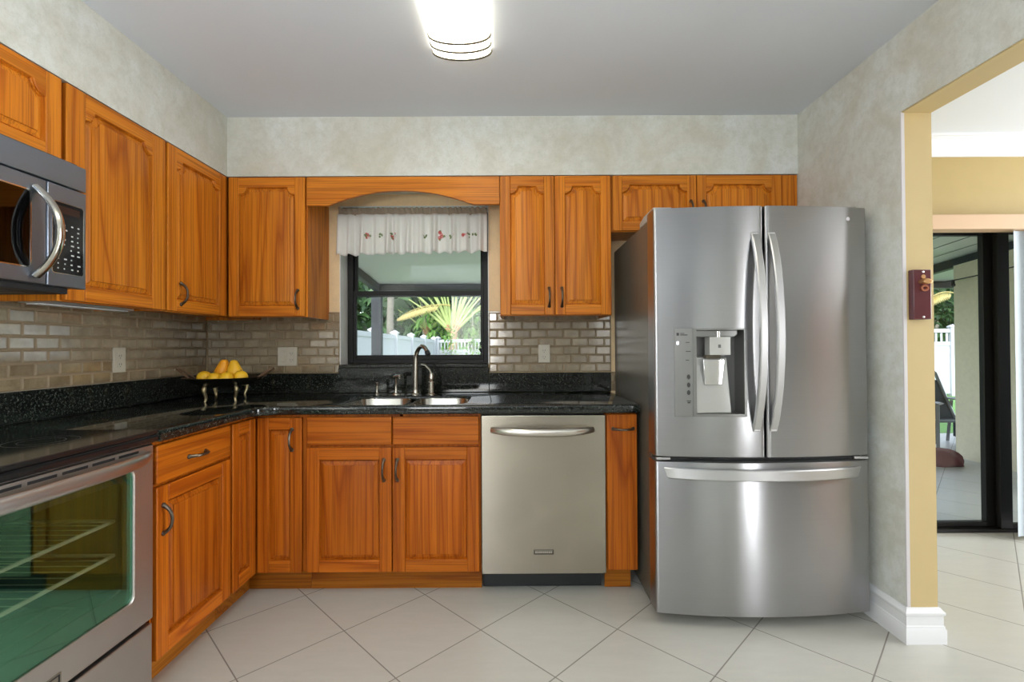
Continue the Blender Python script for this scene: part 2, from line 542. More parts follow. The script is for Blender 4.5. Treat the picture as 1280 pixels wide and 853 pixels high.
def pull(parent, xf, cx, cz, length=.098, horizontal=False, out=.030, r=.0052, name='handle', mat=None):
    b = MB(xf)
    n = 14; pts = []; rs = []
    for k in range(n + 1):
        t = -1 + 2 * k / n
        d = -out * (1 - abs(t) ** 2.6) - .002
        p = (cx + t * length / 2, d, cz) if horizontal else (cx, d, cz + t * length / 2)
        pts.append(p); rs.append(r * (1.0 + .45 * abs(t) ** 3))
    b.tube(pts, rs, 10, 0)
    for t in (-1, 1):
        c = (cx + t * length / 2, cz) if horizontal else (cx, cz + t * length / 2)
        b.tube([(c[0], .0005, c[1]), (c[0], -.004, c[1]), (c[0], -.007, c[1])], [.0095, .009, .006], 12)
    return b.build(name, mat or BRONZE, parent)


WOOD_V = OAKV


def cab_door(parent, xf, w, z0, z1, horiz, r=.041, stile=.055, rail=.055, top=None, pull_at=None, name='door'):
    """raised panel door: frame mesh, raised panel and pull"""
    top = top or rail
    o0 = (stile, w - stile, z0 + rail, z1 - top)
    b = MB(xf)
    e = .003
    hole = outline(*o0, r, 0)
    sx0, sx1 = stile, w - stile
    b.prism([(0, z0), (sx0, z0), (sx0, z1), (0, z1)], 0, DT, 'y', 0)
    b.prism([(sx1, z0), (w, z0), (w, z1), (sx1, z1)], 0, DT, 'y', 0)
    b.prism([(sx0, z0), (sx1, z0), (sx1, z0 + rail), (sx0, z0 + rail)], 0, DT, 'y', 1)
    if r > 0:
        b.prism([(sx0, z1), *[p for p in reversed(hole[2:])], (sx1, z1)], 0, DT, 'y', 1)
    else:
        b.prism([(sx0, z1 - top), (sx1, z1 - top), (sx1, z1), (sx0, z1)], 0, DT, 'y', 1)
    d = b.build(name, [WOOD_V, horiz], parent, bevel=.0028, seg=2)
    p = MB(xf)
    prof = [(-.001, .0035), (.0025, .0130), (.004, .0160), (.0065, .0160), (.0078, .0115), (.0255, .0050), (.0262, .0010), (.029, .0004)]
    rings = []
    for i, dep in prof:
        rings.append([(q[0], dep, q[1]) for q in (outline(*o0, r, max(i, 0)) if i >= 0 else outline(o0[0] + i, o0[1] - i, o0[2] + i, o0[3] - i, r, 0))])
    p.loft(rings, 0, cap0=False, cap1=True)
    p.build('raised_panel', WOOD_V, d, angle=20)
    if pull_at:
        pull(d, xf, *pull_at)
    return d


def drawer_front(parent, xf, x0, x1, z0, z1, horiz, pull_at=None, name='drawer', mat=None, hl=.098):
    b = MB(xf); b.box(x0, x1, 0, DT, z0, z1)
    d = b.build(name, mat or horiz, parent, bevel=.005, seg=3)
    if pull_at: pull(d, xf, pull_at[0], pull_at[1], hl, True)
    return d


def carcass(parent, xf, x0, x1, z0, z1, depth, horiz, recess=.018, name='carcass', front=DT):
    b = MB(xf)
    f = front + .0008
    b.box(x0, x1, f, depth, z0 + recess, z1, 0)
    b.box(x0, x0 + .019, f, depth, z0, z0 + recess, 0); b.box(x1 - .019, x1, f, depth, z0, z0 + recess, 0)
    b.box(x0 + .019, x1 - .019, f, f + .019, z0, z0 + recess, 1)
    return b.build(name, [WOOD_V, horiz], parent)


UD = YW - YU - .001
BD = YW - YB - .001
ZU0 = 1.353
G = 'oak wall cabinets'
# --- left wall, over the microwave
t = thing('wall_cabinet', (XLU, 1.25, 1.83), 'short oak wall cabinet directly above the microwave', 'cabinet', G)
xf = run_left(.862, XLU)
carcass(t, xf, 0, .775, 1.822, ZT, UD, OAKY)
cab_door(t, run_left(.866, XLU), .382, 1.832, ZT - .002, OAKY, top=.048, rail=.045)
cab_door(t, run_left(1.252, XLU), .382, 1.832, ZT - .002, OAKY, top=.048, rail=.045)
# --- left wall, wide single door
t = thing('wall_cabinet', (XLU, 1.885, ZU0), 'oak wall cabinet with one wide door just right of the microwave', 'cabinet', G)
xf = run_left(1.640, XLU)
carcass(t, xf, 0, .494, ZU0, ZT, UD, OAKY)
cab_door(t, run_left(1.652, XLU), .474, ZU0 + .004, ZT - .002, OAKY, stile=.075)
# --- left wall, corner door with pull
t = thing('wall_cabinet', (XLU, 2.36, ZU0), 'oak wall cabinet on the left wall meeting the corner, pull at its lower left', 'cabinet', G)
xf = run_left(2.1345, XLU)
carcass(t, xf, 0, YW - 2.1365, ZU0, ZT, UD, OAKY)
cab_door(t, run_left(2.141, XLU), .442, ZU0 + .004, ZT - .002, OAKY, stile=.06, pull_at=(.085, 1.44))
# --- back wall, left of the window
t = thing('wall_cabinet', (-1.335, YU, ZU0), 'oak wall cabinet on the back wall, left of the window, with an exposed side panel', 'cabinet', G)
xf = run_back(XLU + .001, YU)
carcass(t, xf, 0, .431, ZU0, ZT, UD, OAKX)
cab_door(t, run_back(XLU + .006, YU), .416, ZU0 + .004, ZT - .002, OAKX, pull_at=(.378, 1.448))
# --- pair right of the window
t = thing('wall_cabinet', (.245, YU, ZU0), 'oak wall cabinet with two tall doors between window and refrigerator', 'cabinet', G)
xf = run_back(-.061, YU)
carcass(t, xf, 0, .612, ZU0, ZT, UD, OAKX)
cab_door(t, run_back(-.057, YU), .2935, ZU0 + .004, ZT - .002, OAKX, pull_at=(.264, 1.453))
cab_door(t, run_back(.2405, YU), .3055, ZU0 + .004, ZT - .002, OAKX, pull_at=(.036, 1.453))
# --- over the refrigerator
t = thing('wall_cabinet', (1.03, YU, 1.81), 'short oak wall cabinet with two doors above the refrigerator', 'cabinet', G)
xf = run_back(.553, YU)
carcass(t, xf, 0, XR - .555, 1.812, ZT, UD, OAKX)
cab_door(t, run_back(.559, YU), .456, 1.815, ZT - .002, OAKX, stile=.05, rail=.05, pull_at=(.425, 1.925))
cab_door(t, run_back(1.019, YU), .459, 1.815, ZT - .002, OAKX, stile=.05, rail=.05, pull_at=(.034, 1.925))
b = MB(); b.box(1.48, XR - .003, YU + .006, YU + .0205, 1.815, ZT - .002); b.build('filler_strip', OAKV, t, bevel=.001)
# --- arched valance board over the window
arc = [(-1.115, ZT - .002), (-1.115, 1.961), (-.998, 1.960)]
for k in range(1, 24):
    s_ = k / 24; x = -.998 + s_ * .797
    arc.append((x, 1.960 + .081 * (1 - (2 * s_ - 1) ** 2)))
arc += [(-.201, 1.964), (-.062, 1.964), (-.062, ZT - .002)]
b = MB(); b.prism(arc, YU + .002, YU + .024, 'y')
tag(b.build('valance_board', OAKX, bevel=.002), 'arched oak valance board bridging the cabinets above the window', 'valance')

# --- base cabinets
ZB0, ZB1 = .108, .864
YK, XK = YB + .072, XLB - .072
GB = 'oak base cabinets'
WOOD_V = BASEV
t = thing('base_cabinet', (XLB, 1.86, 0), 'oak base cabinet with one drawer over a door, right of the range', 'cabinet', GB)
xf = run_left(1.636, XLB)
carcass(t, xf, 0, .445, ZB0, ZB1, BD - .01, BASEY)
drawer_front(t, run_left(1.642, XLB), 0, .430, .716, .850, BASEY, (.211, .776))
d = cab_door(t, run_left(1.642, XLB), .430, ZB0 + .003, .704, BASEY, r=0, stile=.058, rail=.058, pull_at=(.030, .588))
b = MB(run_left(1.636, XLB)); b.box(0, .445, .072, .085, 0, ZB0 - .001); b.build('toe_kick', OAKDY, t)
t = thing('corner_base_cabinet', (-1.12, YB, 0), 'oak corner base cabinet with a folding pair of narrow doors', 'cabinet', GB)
b = MB()
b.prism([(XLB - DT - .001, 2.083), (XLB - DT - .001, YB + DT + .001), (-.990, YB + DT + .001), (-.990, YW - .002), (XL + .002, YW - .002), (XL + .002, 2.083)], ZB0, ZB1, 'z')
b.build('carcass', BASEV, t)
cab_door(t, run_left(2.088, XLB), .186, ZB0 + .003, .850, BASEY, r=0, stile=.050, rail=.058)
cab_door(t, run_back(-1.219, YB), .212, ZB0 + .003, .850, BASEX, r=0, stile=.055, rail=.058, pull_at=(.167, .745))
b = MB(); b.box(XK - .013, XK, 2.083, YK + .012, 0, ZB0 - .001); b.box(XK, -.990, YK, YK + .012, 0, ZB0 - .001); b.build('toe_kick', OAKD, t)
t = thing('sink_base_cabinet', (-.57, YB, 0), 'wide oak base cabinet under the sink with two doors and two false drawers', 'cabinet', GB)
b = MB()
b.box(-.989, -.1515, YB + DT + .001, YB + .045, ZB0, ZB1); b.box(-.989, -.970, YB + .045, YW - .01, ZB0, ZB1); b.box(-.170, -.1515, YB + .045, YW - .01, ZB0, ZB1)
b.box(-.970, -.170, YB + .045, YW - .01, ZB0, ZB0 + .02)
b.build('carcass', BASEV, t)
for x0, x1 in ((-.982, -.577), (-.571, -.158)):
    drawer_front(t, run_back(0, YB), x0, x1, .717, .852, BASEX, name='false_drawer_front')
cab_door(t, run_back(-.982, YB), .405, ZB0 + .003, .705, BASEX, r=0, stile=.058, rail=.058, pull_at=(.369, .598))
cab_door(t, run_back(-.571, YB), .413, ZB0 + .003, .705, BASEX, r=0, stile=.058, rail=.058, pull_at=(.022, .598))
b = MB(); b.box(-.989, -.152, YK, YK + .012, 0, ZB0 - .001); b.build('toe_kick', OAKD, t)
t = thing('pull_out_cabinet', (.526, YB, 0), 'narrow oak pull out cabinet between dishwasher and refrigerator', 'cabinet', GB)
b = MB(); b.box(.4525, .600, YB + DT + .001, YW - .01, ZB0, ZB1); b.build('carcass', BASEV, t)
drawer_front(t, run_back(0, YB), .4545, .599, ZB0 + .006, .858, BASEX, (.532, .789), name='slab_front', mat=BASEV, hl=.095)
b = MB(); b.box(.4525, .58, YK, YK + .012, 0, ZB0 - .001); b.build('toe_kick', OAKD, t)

# ------------------------------------------------------------------ worktop with upstand
SX0, SX1, SY0, SY1 = -.845, -.228, 2.295, 2.690      # sink cut-out


def rrect(x0, x1, y0, y1, r, n=6):
    pts = []
    for cx, cy, a0 in ((x1 - r, y1 - r, 0), (x0 + r, y1 - r, 90), (x0 + r, y0 + r, 180), (x1 - r, y0 + r, 270)):
        for k in range(n + 1):
            a = radians(a0 + 90 * k / n); pts.append((cx + r * cos(a), cy + r * sin(a)))
    return pts


ct = thing('worktop', (-.9, 2.6, CB), 'black speckled granite worktop running round the corner with sink cut out', 'worktop')
yf, xfr = YB - .026, XLB + .026
fr = .10
fil = [(xfr + fr - fr * cos(radians(a)), yf - fr + fr * sin(radians(a))) for a in range(0, 91, 15)]
outer = [(XL + .002, 1.6245), (xfr, 1.6245), *fil, (.605, yf), (.605, YW - .002), (XL + .002, YW - .002)]
hole = rrect(SX0, SX1, SY0, SY1, .09, 7)
bm = bmesh.new()


def loop_edges(pts, z):
    vs = [bm.verts.new((x, y, z)) for x, y in pts]
    return vs, [bm.edges.new((vs[i], vs[(i + 1) % len(vs)])) for i in range(len(vs))]


vo, eo = loop_edges(outer, CT); vh, eh = loop_edges(hole, CT)
bmesh.ops.triangle_fill(bm, use_beauty=True, edges=eo + eh)
ext = bmesh.ops.extrude_face_region(bm, geom=list(bm.faces))
for v_ in [g for g in ext['geom'] if isinstance(g, bmesh.types.BMVert)]: v_.co.z = CB
bmesh.ops.recalc_face_normals(bm, faces=bm.faces)
be = [e for e in bm.edges if len(e.link_faces) == 2 and abs(e.calc_face_angle(0)) > 1.0 and all(abs(v_.co.z - CT) < 1e-5 for v_ in e.verts)]
be += [e for e in bm.edges if len(e.link_faces) == 2 and abs(e.calc_face_angle(0)) > 1.0 and all(abs(v_.co.z - CB) < 1e-5 for v_ in e.verts)]
bmesh.ops.bevel(bm, geom=be, offset=.010, segments=3, affect='EDGES', profile=.5)
for v_ in bm.verts: v_.co -= Vector((-.9, 2.6, CB))
me = bpy.data.meshes.new('slab'); bm.to_mesh(me); bm.free()
me.materials.append(GRAN)
me.polygons.foreach_set('use_smooth', [True] * len(me.polygons)); me.set_sharp_from_angle(angle=radians(35))
o = bpy.data.objects.new('slab', me); COL.objects.link(o); o.parent = ct
GU = 'black granite upstands'
for box_, lab in (((XL + .001, XL + .020, 1.6245, YW - .0205, CT + .0005, 1.027), 'black granite upstand along the left wall behind the fruit bowl'),
                  ((XL + .001, WX0 - .002, YW - .020, YW - .001, CT + .0005, 1.027), 'black granite upstand on the back wall, between corner and window'),
                  ((WX1 + .002, .603, YW - .020, YW - .001, CT + .0005, 1.025), 'black granite upstand on the back wall, between window and refrigerator'),
                  ((WX0 - .0015, WX1 + .0015, YW - .024, YW - .001, CT + .0005, 1.059), 'taller black granite upstand directly under the window behind the faucet')):
    b = MB(); b.box(*box_); tag(b.build('upstand', GRAN, bevel=.002), lab, 'upstand', GU)
b = MB(); b.box(WX0 + .0045, WX1 - .0045, YW - .032, YD - .070, 1.060, 1.0795); tag(b.build('window_sill', GRAN, bevel=.003), 'black granite sill ledge at the foot of the window', 'window sill')
b = MB(); b.box(XL + .001, XL + .020, .80, 1.6235, CT - .02, 1.027)
tag(b.build('upstand', GRAN, bevel=.002), 'black granite upstand along the left wall behind the range', 'upstand', GU)

# ------------------------------------------------------------------ tiled splashback
TILE = NT('tumbled_stone_tile')
at = TILE.n('ShaderNodeAttribute'); at.attribute_name = 'tint'
v = TILE.coords()
n1 = TILE.noise(v, 14, 5, .65, .4); n2 = TILE.noise(v, 70, 4, .7)
c = TILE.mix(TILE.ramp(n1, [(.3, (0, 0, 0)), (.7, (1, 1, 1))]), (.20, .145, .08), (.43, .35, .225))
c = TILE.mix(TILE.math('MULTIPLY', at.outputs['Fac'], .55), c, (.17, .12, .07))
c = TILE.mix(TILE.math('MULTIPLY', TILE.ramp(n2, [(.55, (0, 0, 0)), (.75, (1, 1, 1))]), .4), c, (.17, .13, .075))
TILE.l(c, TILE.b.inputs['Base Color']); TILE.b.inputs['Roughness'].default_value = .13
TILE.b.inputs['Specular IOR Level'].default_value = .7
TILE.b.inputs['IOR'].default_value = 2.1
TILE.bump(TILE.math('ADD', n1, TILE.math('MULTIPLY', n2, .4)), .12, .002)
GROUT = plain('stone_grout', (.27, .21, .135), .8, mottle=.1, mscale=80)


TEDGE = plain('worn_tile_edge', (.29, .22, .135), .6, mottle=.25, mscale=40)


def tiles(name, xf, w, z0, z1, off=0.0, label=None):
    """running bond tiles, local x 0..w, front towards -y"""
    b = MB(xf); rng = random.Random(int(name.split('_')[1]) * 13)
    TH, TW, g = .0518, .1005, .004
    b.box(0, w, .0035, .008, z0, z1, 1)
    tint = [0.0] * 6
    z = z0; row = 0
    while z < z1 - .006:
        x = -off - (TW / 2 if row % 2 else 0)
        while x < w - .004:
            xa, xb = max(x, 0) + g / 2, min(x + TW, w) - g / 2
            za, zb = z + g / 2, min(z + TH, z1) - g / 2
            if xb - xa > .006:
                k = .005; q = rng.random()
                j = [rng.uniform(-.0007, .0007) for _ in range(4)]
                vs = [(xa, .0036, za), (xb, .0036, za), (xb, .0036, zb), (xa, .0036, zb),
                      (xa + k, 0 + j[0], za + k), (xb - k, 0 + j[1], za + k), (xb - k, j[2], zb - k), (xa + k, j[3], zb - k)]
                if xb - xa > 2 * k + .002 and zb - za > 2 * k + .002:
                    b.add(vs, [(4, 5, 6, 7)], 0); b.add(vs, [(0, 1, 5, 4), (1, 2, 6, 5), (2, 3, 7, 6), (3, 0, 4, 7)], 2); tint += [q] * 5
                else:
                    b.add([(xa, .001, za), (xb, .001, za), (xb, .001, zb), (xa, .001, zb)], [(0, 1, 2, 3)], 0); tint += [q]
            x += TW
        z += TH; row += 1
    o = b.build(name, [TILE.mat, GROUT, TEDGE], angle=14)
    a = o.data.attributes.new('tint', 'FLOAT', 'FACE')
    a.data.foreach_set('value', tint)
    return struct(o)


ZTL = 1.028
tiles('trim_5', run_left(.70, XL + .0085), YW - .71, ZTL, 1.40)
tiles('trim_6', run_back(XL + .009, YW - .0085), -1.05 - XL - .009, ZTL, 1.40, .03)
tiles('trim_7', run_back(-.137, YW - .0085), .745, ZTL, 1.40, .05)
tiles('trim_8', run_back(.606, YW - .0085), .030, CT + .003, ZTL - .001, .05)


# ------------------------------------------------------------------ outlets
def outlet(name, xf, x0, x1, z0, z1, label, two=False):
    t = thing(name, xf((x0 + x1) / 2, 0, z0), label, 'outlet', 'wall outlets')
    b = MB(xf); b.box(x0, x1, -.006, .0015, z0, z1); b.build('cover_plate', PLAST, t, bevel=.002)
    cx = [(x0 + x1) / 2] if not two else [x0 + (x1 - x0) * .29, x0 + (x1 - x0) * .71]
    for k, c_ in enumerate(cx):
        if two and k == 0:
            b = MB(xf); b.box(c_ - .016, c_ + .016, -.009, -.0055, z0 + .026, z1 - .026); b.build('rocker_switch', PLAST, t, bevel=.0015)
            continue
        b = MB(xf); b.box(c_ - .017, c_ + .017, -.0085, -.0055, z0 + .022, z1 - .022, 0)
        zm = (z0 + z1) / 2
        for zc in (zm - .020, zm + .020):
            for dx in (-.006, .006):
                b.box(c_ + dx - .0012, c_ + dx + .0012, -.0089, -.008, zc - .005, zc + .005, 1)
            b.box(c_ - .002, c_ + .002, -.0089, -.008, zc - .013, zc - .009, 1)
        b.build('receptacle', [PLAST, BLACKM], t)
    return t


outlet('wall_outlet', run_left(0, XL + .0085), 2.213, 2.284, 1.073, 1.190, 'almond outlet plate on the left wall tiles, beside the fruit bowl')
outlet('wall_outlet', run_back(0, YW - .0085), -1.424, -1.306, 1.073, 1.188, 'double almond plate with switch and outlet, on tiles left of the window', True)
outlet('wall_outlet', run_back(0, YW - .0085), .163, .234, 1.085, 1.195, 'almond outlet plate on the tiles right of the window')

# slim light bar under the wide wall cabinet
t = thing('under_cabinet_light', (-1.70, 1.85, 1.335), 'slim metal light bar under the wide left wall cabinet', 'light')
b = MB(); b.box(-1.735, -1.665, 1.67, 2.10, 1.350, 1.3705); b.build('housing', STEEL_V, t, bevel=.003)
b = MB(); b.box(-1.725, -1.675, 1.69, 2.08, 1.346, 1.351); b.build('lens', plain('frosted_lens', (.7, .7, .7), .4), t, bevel=.001)

# ------------------------------------------------------------------ dishwasher
t = thing('dishwasher', (.15, YB, 0), 'stainless steel dishwasher with a bowed bar handle under the worktop', 'dishwasher')
DX = (-.1475, .4475)
b = MB(); b.box(DX[0] + .004, DX[1] - .004, YB + .032, YW - .03, .10, .862); b.build('tub', BLACKM, t)
b = MB(); b.box(DX[0], DX[1], YB - .004, YB + .030, .101, .857); d = b.build('door', STEEL_W, t, bevel=.004, seg=3)
pts = []; n = 26
for k in range(n + 1):
    s_ = -1 + 2 * k / n
    pts.append((.145 + s_ * .243, YB - .004 - .048 * (1 - abs(s_) ** 3.2) - .002, .787 - .006 * (1 - s_ * s_)))
b = MB(); b.tube(pts, [.0165 * (1 - .25 * abs(-1 + 2 * k / n) ** 6) for k in range(n + 1)], 14, 0, sq=(1.15, .8))
b.build('handle', steel('warm_steel_handle', (.66, .62, .56), .26, .3, .03), d)
b = MB(); b.box(.101, .196, YB - .0065, YB - .0035, .194, .216, 0)
for i in range(9): b.box(.108 + i * .0092, .1145 + i * .0092, YB - .0072, YB - .006, .2005, .2095, 1)
b.box(.106, .191, YB - .0072, YB - .006, .2115, .2135, 1)
b.build('badge', [plain('badge_dark', (.08, .07, .055), .4, .6), NICKEL], d)
b = MB(); b.box(DX[0] + .004, DX[1] - .012, YK - .004, YK + .01, .008, .096); b.build('toe_kick', plain('black_kick', (.010, .012, .014), .35), t, bevel=.002)

# ------------------------------------------------------------------ range
RY0, RY1, RXF = .857, 1.6165, -1.214
t = thing('range', (-1.54, 1.237, 0), 'stainless steel kitchen range with black glass cooktop and windowed oven', 'range')
b = MB()
b.box(XL + .025, RXF - .046, RY0, RY0 + .02, .05, .895); b.box(XL + .025, RXF - .046, RY1 - .02, RY1, .05, .895); b.box(XL + .025, XL + .045, RY0 + .02, RY1 - .02, .05, .895)
b.box(XL + .045, RXF - .046, RY0 + .02, RY1 - .02, .865, .895); b.box(XL + .045, RXF - .046, RY0 + .02, RY1 - .02, .05, .27)
b.build('body', [BLACKM], t, bevel=.002)
b = MB(); b.box(XL + .022, RXF + .012, RY0 - .002, RY1 + .002, .8955, .912); b.build('cooktop', BLACK, t, bevel=.004, seg=3)
BG = plain('burner_grey', (.05, .05, .055), .3)
for cx, cy, r in ((-1.70, 1.05, .085), (-1.70, 1.42, .075), (-1.40, 1.05, .10), (-1.40, 1.42, .085)):
    b = MB()
    for rr in (r, r * .62):
        b.lathe([(rr, .9123), (rr + .0015, .9123)], (cx, cy), 40)
    b.build('burner_ring', BG, t)
# black front trim with rounded nose
nose = [(RXF - .045, .870), (RXF + .004, .868), (RXF + .013, .874), (RXF + .0155, .884), (RXF + .0125, .8952), (RXF - .045, .8952)]
b = MB(); b.prism([(p[0], p[1]) for p in nose], RY0, RY1, 'y')
b.build('front_trim', BLACK, t)
# oven door: frame, window, handle, vents
DZ0, DZ_1 = .278, .864
WY0, WY1, WZa, WZb = RY0 + .085, RY1 - .085, .375, .795


def yz_frame(b, x0, x1, Y0, Y1, Z0, Z1, hy0, hy1, hz0, hz1, r, mi=0):
    n = 6
    inner = rrect(hy0, hy1, hz0, hz1, r, n)
    N = len(inner)
    out = []
    for k, (cy, cz) in enumerate(((Y1, Z1), (Y0, Z1), (Y0, Z0), (Y1, Z0))):
        for q in range(n + 1):
            out.append((cy, cz))
    for x in (x0, x1):
        pass
    vs = [(x1, *p) for p in out] + [(x1, *p) for p in inner] + [(x0, *p) for p in inner] + [(x0, *p) for p in out]
    fs = []
    for i in range(N):
        j = (i + 1) % N
        for a in range(3):
            f = [a * N + i, a * N + j, (a + 1) * N + j, (a + 1) * N + i]
            f = [q for q in f]
            fs.append(f)
        fs.append([3 * N + i, 3 * N + j, j, i])
    b.add(vs, fs, mi)


b = MB()
yz_frame(b, RXF - .040, RXF, RY0 + .002, RY1 - .002, DZ0, DZ_1, WY0, WY1, WZa, WZb, .022)
bm = bmesh.new()
d = b.build('oven_door', [STEEL_S], t, fix=True)
bm.from_mesh(d.data); bmesh.ops.remove_doubles(bm, verts=bm.verts, dist=1e-5); bmesh.ops.dissolve_degenerate(bm, edges=bm.edges, dist=1e-5); bmesh.ops.recalc_face_normals(bm, faces=bm.faces); bm.to_mesh(d.data); bm.free()
mod = d.modifiers.new('bevel', 'BEVEL'); mod.width = .004; mod.segments = 2; mod.limit_method = 'ANGLE'; mod.angle_limit = radians(50)
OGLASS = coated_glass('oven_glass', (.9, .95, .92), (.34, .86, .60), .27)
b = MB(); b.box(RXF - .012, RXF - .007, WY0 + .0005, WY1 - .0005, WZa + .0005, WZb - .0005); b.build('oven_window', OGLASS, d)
b = MB(); yz_frame(b, RXF - .020, RXF - .0125, WY0 - .005, WY1 + .005, WZa - .005, WZb + .005, WY0 + .028, WY1 - .028, WZa + .05, WZb - .028, .02); b.build('window_mask', BLACKM, d)
# oven cavity behind the glass
cav = plain('oven_enamel', (.05, .07, .065), .35)
b = MB(); x0, x1 = XL + .07, RXF - .047
ya, yb_, za, zb = RY0 + .07, RY1 - .07, .35, .83
b.quad((x0, ya, za), (x0, yb_, za), (x0, yb_, zb), (x0, ya, zb)); b.quad((x0, ya, za), (x1, ya, za), (x1, yb_, za), (x0, yb_, za)); b.quad((x0, ya, zb), (x0, yb_, zb), (x1, yb_, zb), (x1, ya, zb))
b.quad((x0, ya, za), (x0, ya, zb), (x1, ya, zb), (x1, ya, za)); b.quad((x0, yb_, za), (x1, yb_, za), (x1, yb_, zb), (x0, yb_, zb))
cv = b.build('oven_cavity', cav, t, fix=False)
RACK = plain('oven_rack_wire', (.55, .48, .34), .3)
for zr in (.522, .632):
    b = MB()
    rect = [(x0 + .02, ya + .012), (x1 - .02, ya + .012), (x1 - .02, yb_ - .012), (x0 + .02, yb_ - .012)]
    for k in range(4):
        p, q = rect[k], rect[(k + 1) % 4]; b.cyl((*p, zr), (*q, zr), .006, n=8)
    for k in range(1, 16):
        yy = ya + .012 + (yb_ - ya - .024) * k / 16; b.cyl((x0 + .02, yy, zr), (x1 - .02, yy, zr), .0018, n=6)
    b.build('oven_rack', RACK, t)
el = []
for k in range(6):
    xx = x0 + .06 + .075 * k
    a_, c_ = (ya + .06, yb_ - .06) if k % 2 == 0 else (yb_ - .06, ya + .06)
    el += [(xx, a_, za + .03), (xx, c_, za + .03)]
b = MB(); b.tube(el, .004, 8); b.build('heating_element', plain('element_metal', (.25, .24, .22), .3, 1), t)
# vents above the window: slots
b = MB()
for k in range(7):
    y0 = RY0 + .06 + k * .0925
    b.box(RXF - .002, RXF + .0006, y0, y0 + .078, .846, .854)
b.build('vent_slot', BLACKM, d)['kind'] = 'stuff'
pts = []; n = 30
for k in range(n + 1):
    s_ = -1 + 2 * k / n
    pts.append((RXF + .050 * (1 - abs(s_) ** 4.5) + .006, 1.2367 + s_ * .352, .833 - .004 * (1 - s_ * s_)))
b = MB(); b.tube(pts, [.019 * (1 - .35 * abs(-1 + 2 * k / n) ** 8) for k in range(n + 1)], 16, 0, sq=(1.1, .75))
b.build('oven_handle', STEEL_V, d)
b = MB(); b.box(RXF - .0005, RXF + .002, 1.19, 1.285, .294, .322, 0)
b.box(RXF + .001, RXF + .0032, 1.195, 1.280, .298, .301, 1); b.box(RXF + .001, RXF + .0032, 1.195, 1.280, .315, .318, 1)
b.box(RXF + .001, RXF + .0032, 1.195, 1.1985, .298, .318, 1); b.box(RXF + .001, RXF + .0032, 1.2765, 1.280, .298, .318, 1)
b.build('badge', [plain('badge_grey', (.30, .27, .22), .35, .8), BLACKM], d)
b = MB(); b.box(RXF - .038, RXF - .003, RY0 + .002, RY1 - .002, .055, .262); b.build('storage_drawer', STEEL_S, t, bevel=.004, seg=3)
for yy in (RY0 + .05, RY1 - .05):
    for xx in (XL + .08, RXF - .09):
        b = MB(); b.cyl((xx, yy, 0), (xx, yy, .051), .016); b.build('foot', BLACKM, t)

# ------------------------------------------------------------------ microwave
MY0, MY1, MXF, MZ0, MZ1 = .866, 1.6265, -1.455, 1.388, 1.802
t = thing('microwave', (-1.66, 1.245, MZ0), 'stainless steel microwave hung under the short cabinet above the range', 'microwave')
b = MB(); b.box(XL + .004, MXF - .030, MY0 + .003, MY1 - .003, MZ0 + .002, MZ1 + .014, 0)
b.build('housing', plain('microwave_side', (.10, .11, .13), .4, .6), t)
MST = steel('microwave_steel_window_tint', (.30, .345, .43), .34, .3, .04)  # blue of the window's reflection is mixed into the base colour
b = MB(); b.box(MXF - .0295, MXF, MY0, MY1, 1.7195, MZ1); b.build('top_vent_panel', MST, t, bevel=.003)
b = MB(); b.box(MXF - .029, MXF, MY0, 1.487, MZ0, 1.7155); d = b.build('door', MST, t, bevel=.003)
b = MB(); b.box(MXF - .002, MXF + .0012, MY0 + .05, 1.436, 1.437, 1.668); b.build('door_window', coated_glass('microwave_glass', (.02, .02, .02), (.5, .5, .55), .12), d, bevel=.001)
b = MB()
rr = rrect(MY0 + .047, 1.4395, 1.4335, 1.6715, .012, 5); rin = rrect(MY0 + .051, 1.4355, 1.4375, 1.6675, .010, 5)
b.loft([[(MXF + .0003, *p) for p in rr], [(MXF + .0022, *p) for p in rr], [(MXF + .0022, *p) for p in rin], [(MXF + .0008, *p) for p in rin]], 0, False, False)
b.build('window_trim', CHROME, d)
pts = []; n = 24
for k in range(n + 1):
    s_ = -1 + 2 * k / n
    pts.append((MXF + .064 * (1 - abs(s_) ** 2.2) + .004, 1.452 + .010 * (1 - s_ * s_), 1.5475 + s_ * .137))
b = MB(); b.tube(pts, .0135, 14, 0, sq=(.72, 1.1)); b.build('handle', steel('microwave_handle', (.62, .60, .54), .2, .3, .03), d)
b = MB(); b.box(MXF - .029, MXF, 1.4905, MY1, MZ0, 1.7155); pnl = b.build('control_panel', MST, t, bevel=.003)
b = MB(); b.prism(rrect(1.506, 1.613, 1.432, 1.660, .008, 4), MXF - .001, MXF + .0015, 'x'); kp = b.build('keypad', BLACK, pnl)
b = MB()
rr = rrect(1.5035, 1.6155, 1.4295, 1.6625, .010, 4); rin = rrect(1.506, 1.613, 1.432, 1.660, .008, 4)
b.loft([[(MXF + .0003, *p) for p in rr], [(MXF + .002, *p) for p in rr], [(MXF + .002, *p) for p in rin], [(MXF + .0008, *p) for p in rin]], 0, False, False)
b.build('keypad_trim', CHROME, pnl)
b = MB(); b.box(MXF + .001, MXF + .002, 1.520, 1.600, 1.626, 1.650); b.build('display', plain('display_brown', (.035, .018, .014), .12), pnl)
b = MB(); rng = random.Random(4)
for r_ in range(11):
    for c_ in range(4):
        if rng.random() < .22: continue
        w_ = rng.choice((.004, .007, .010)); y_ = 1.520 + c_ * .0235 + rng.uniform(0, .003); z_ = 1.445 + r_ * .0158
        b.box(MXF + .0012, MXF + .0019, y_, y_ + w_, z_, z_ + .0045)
o = b.build('key_print', plain('key_print_grey', (.45, .47, .46), .5), pnl); o['kind'] = 'stuff'
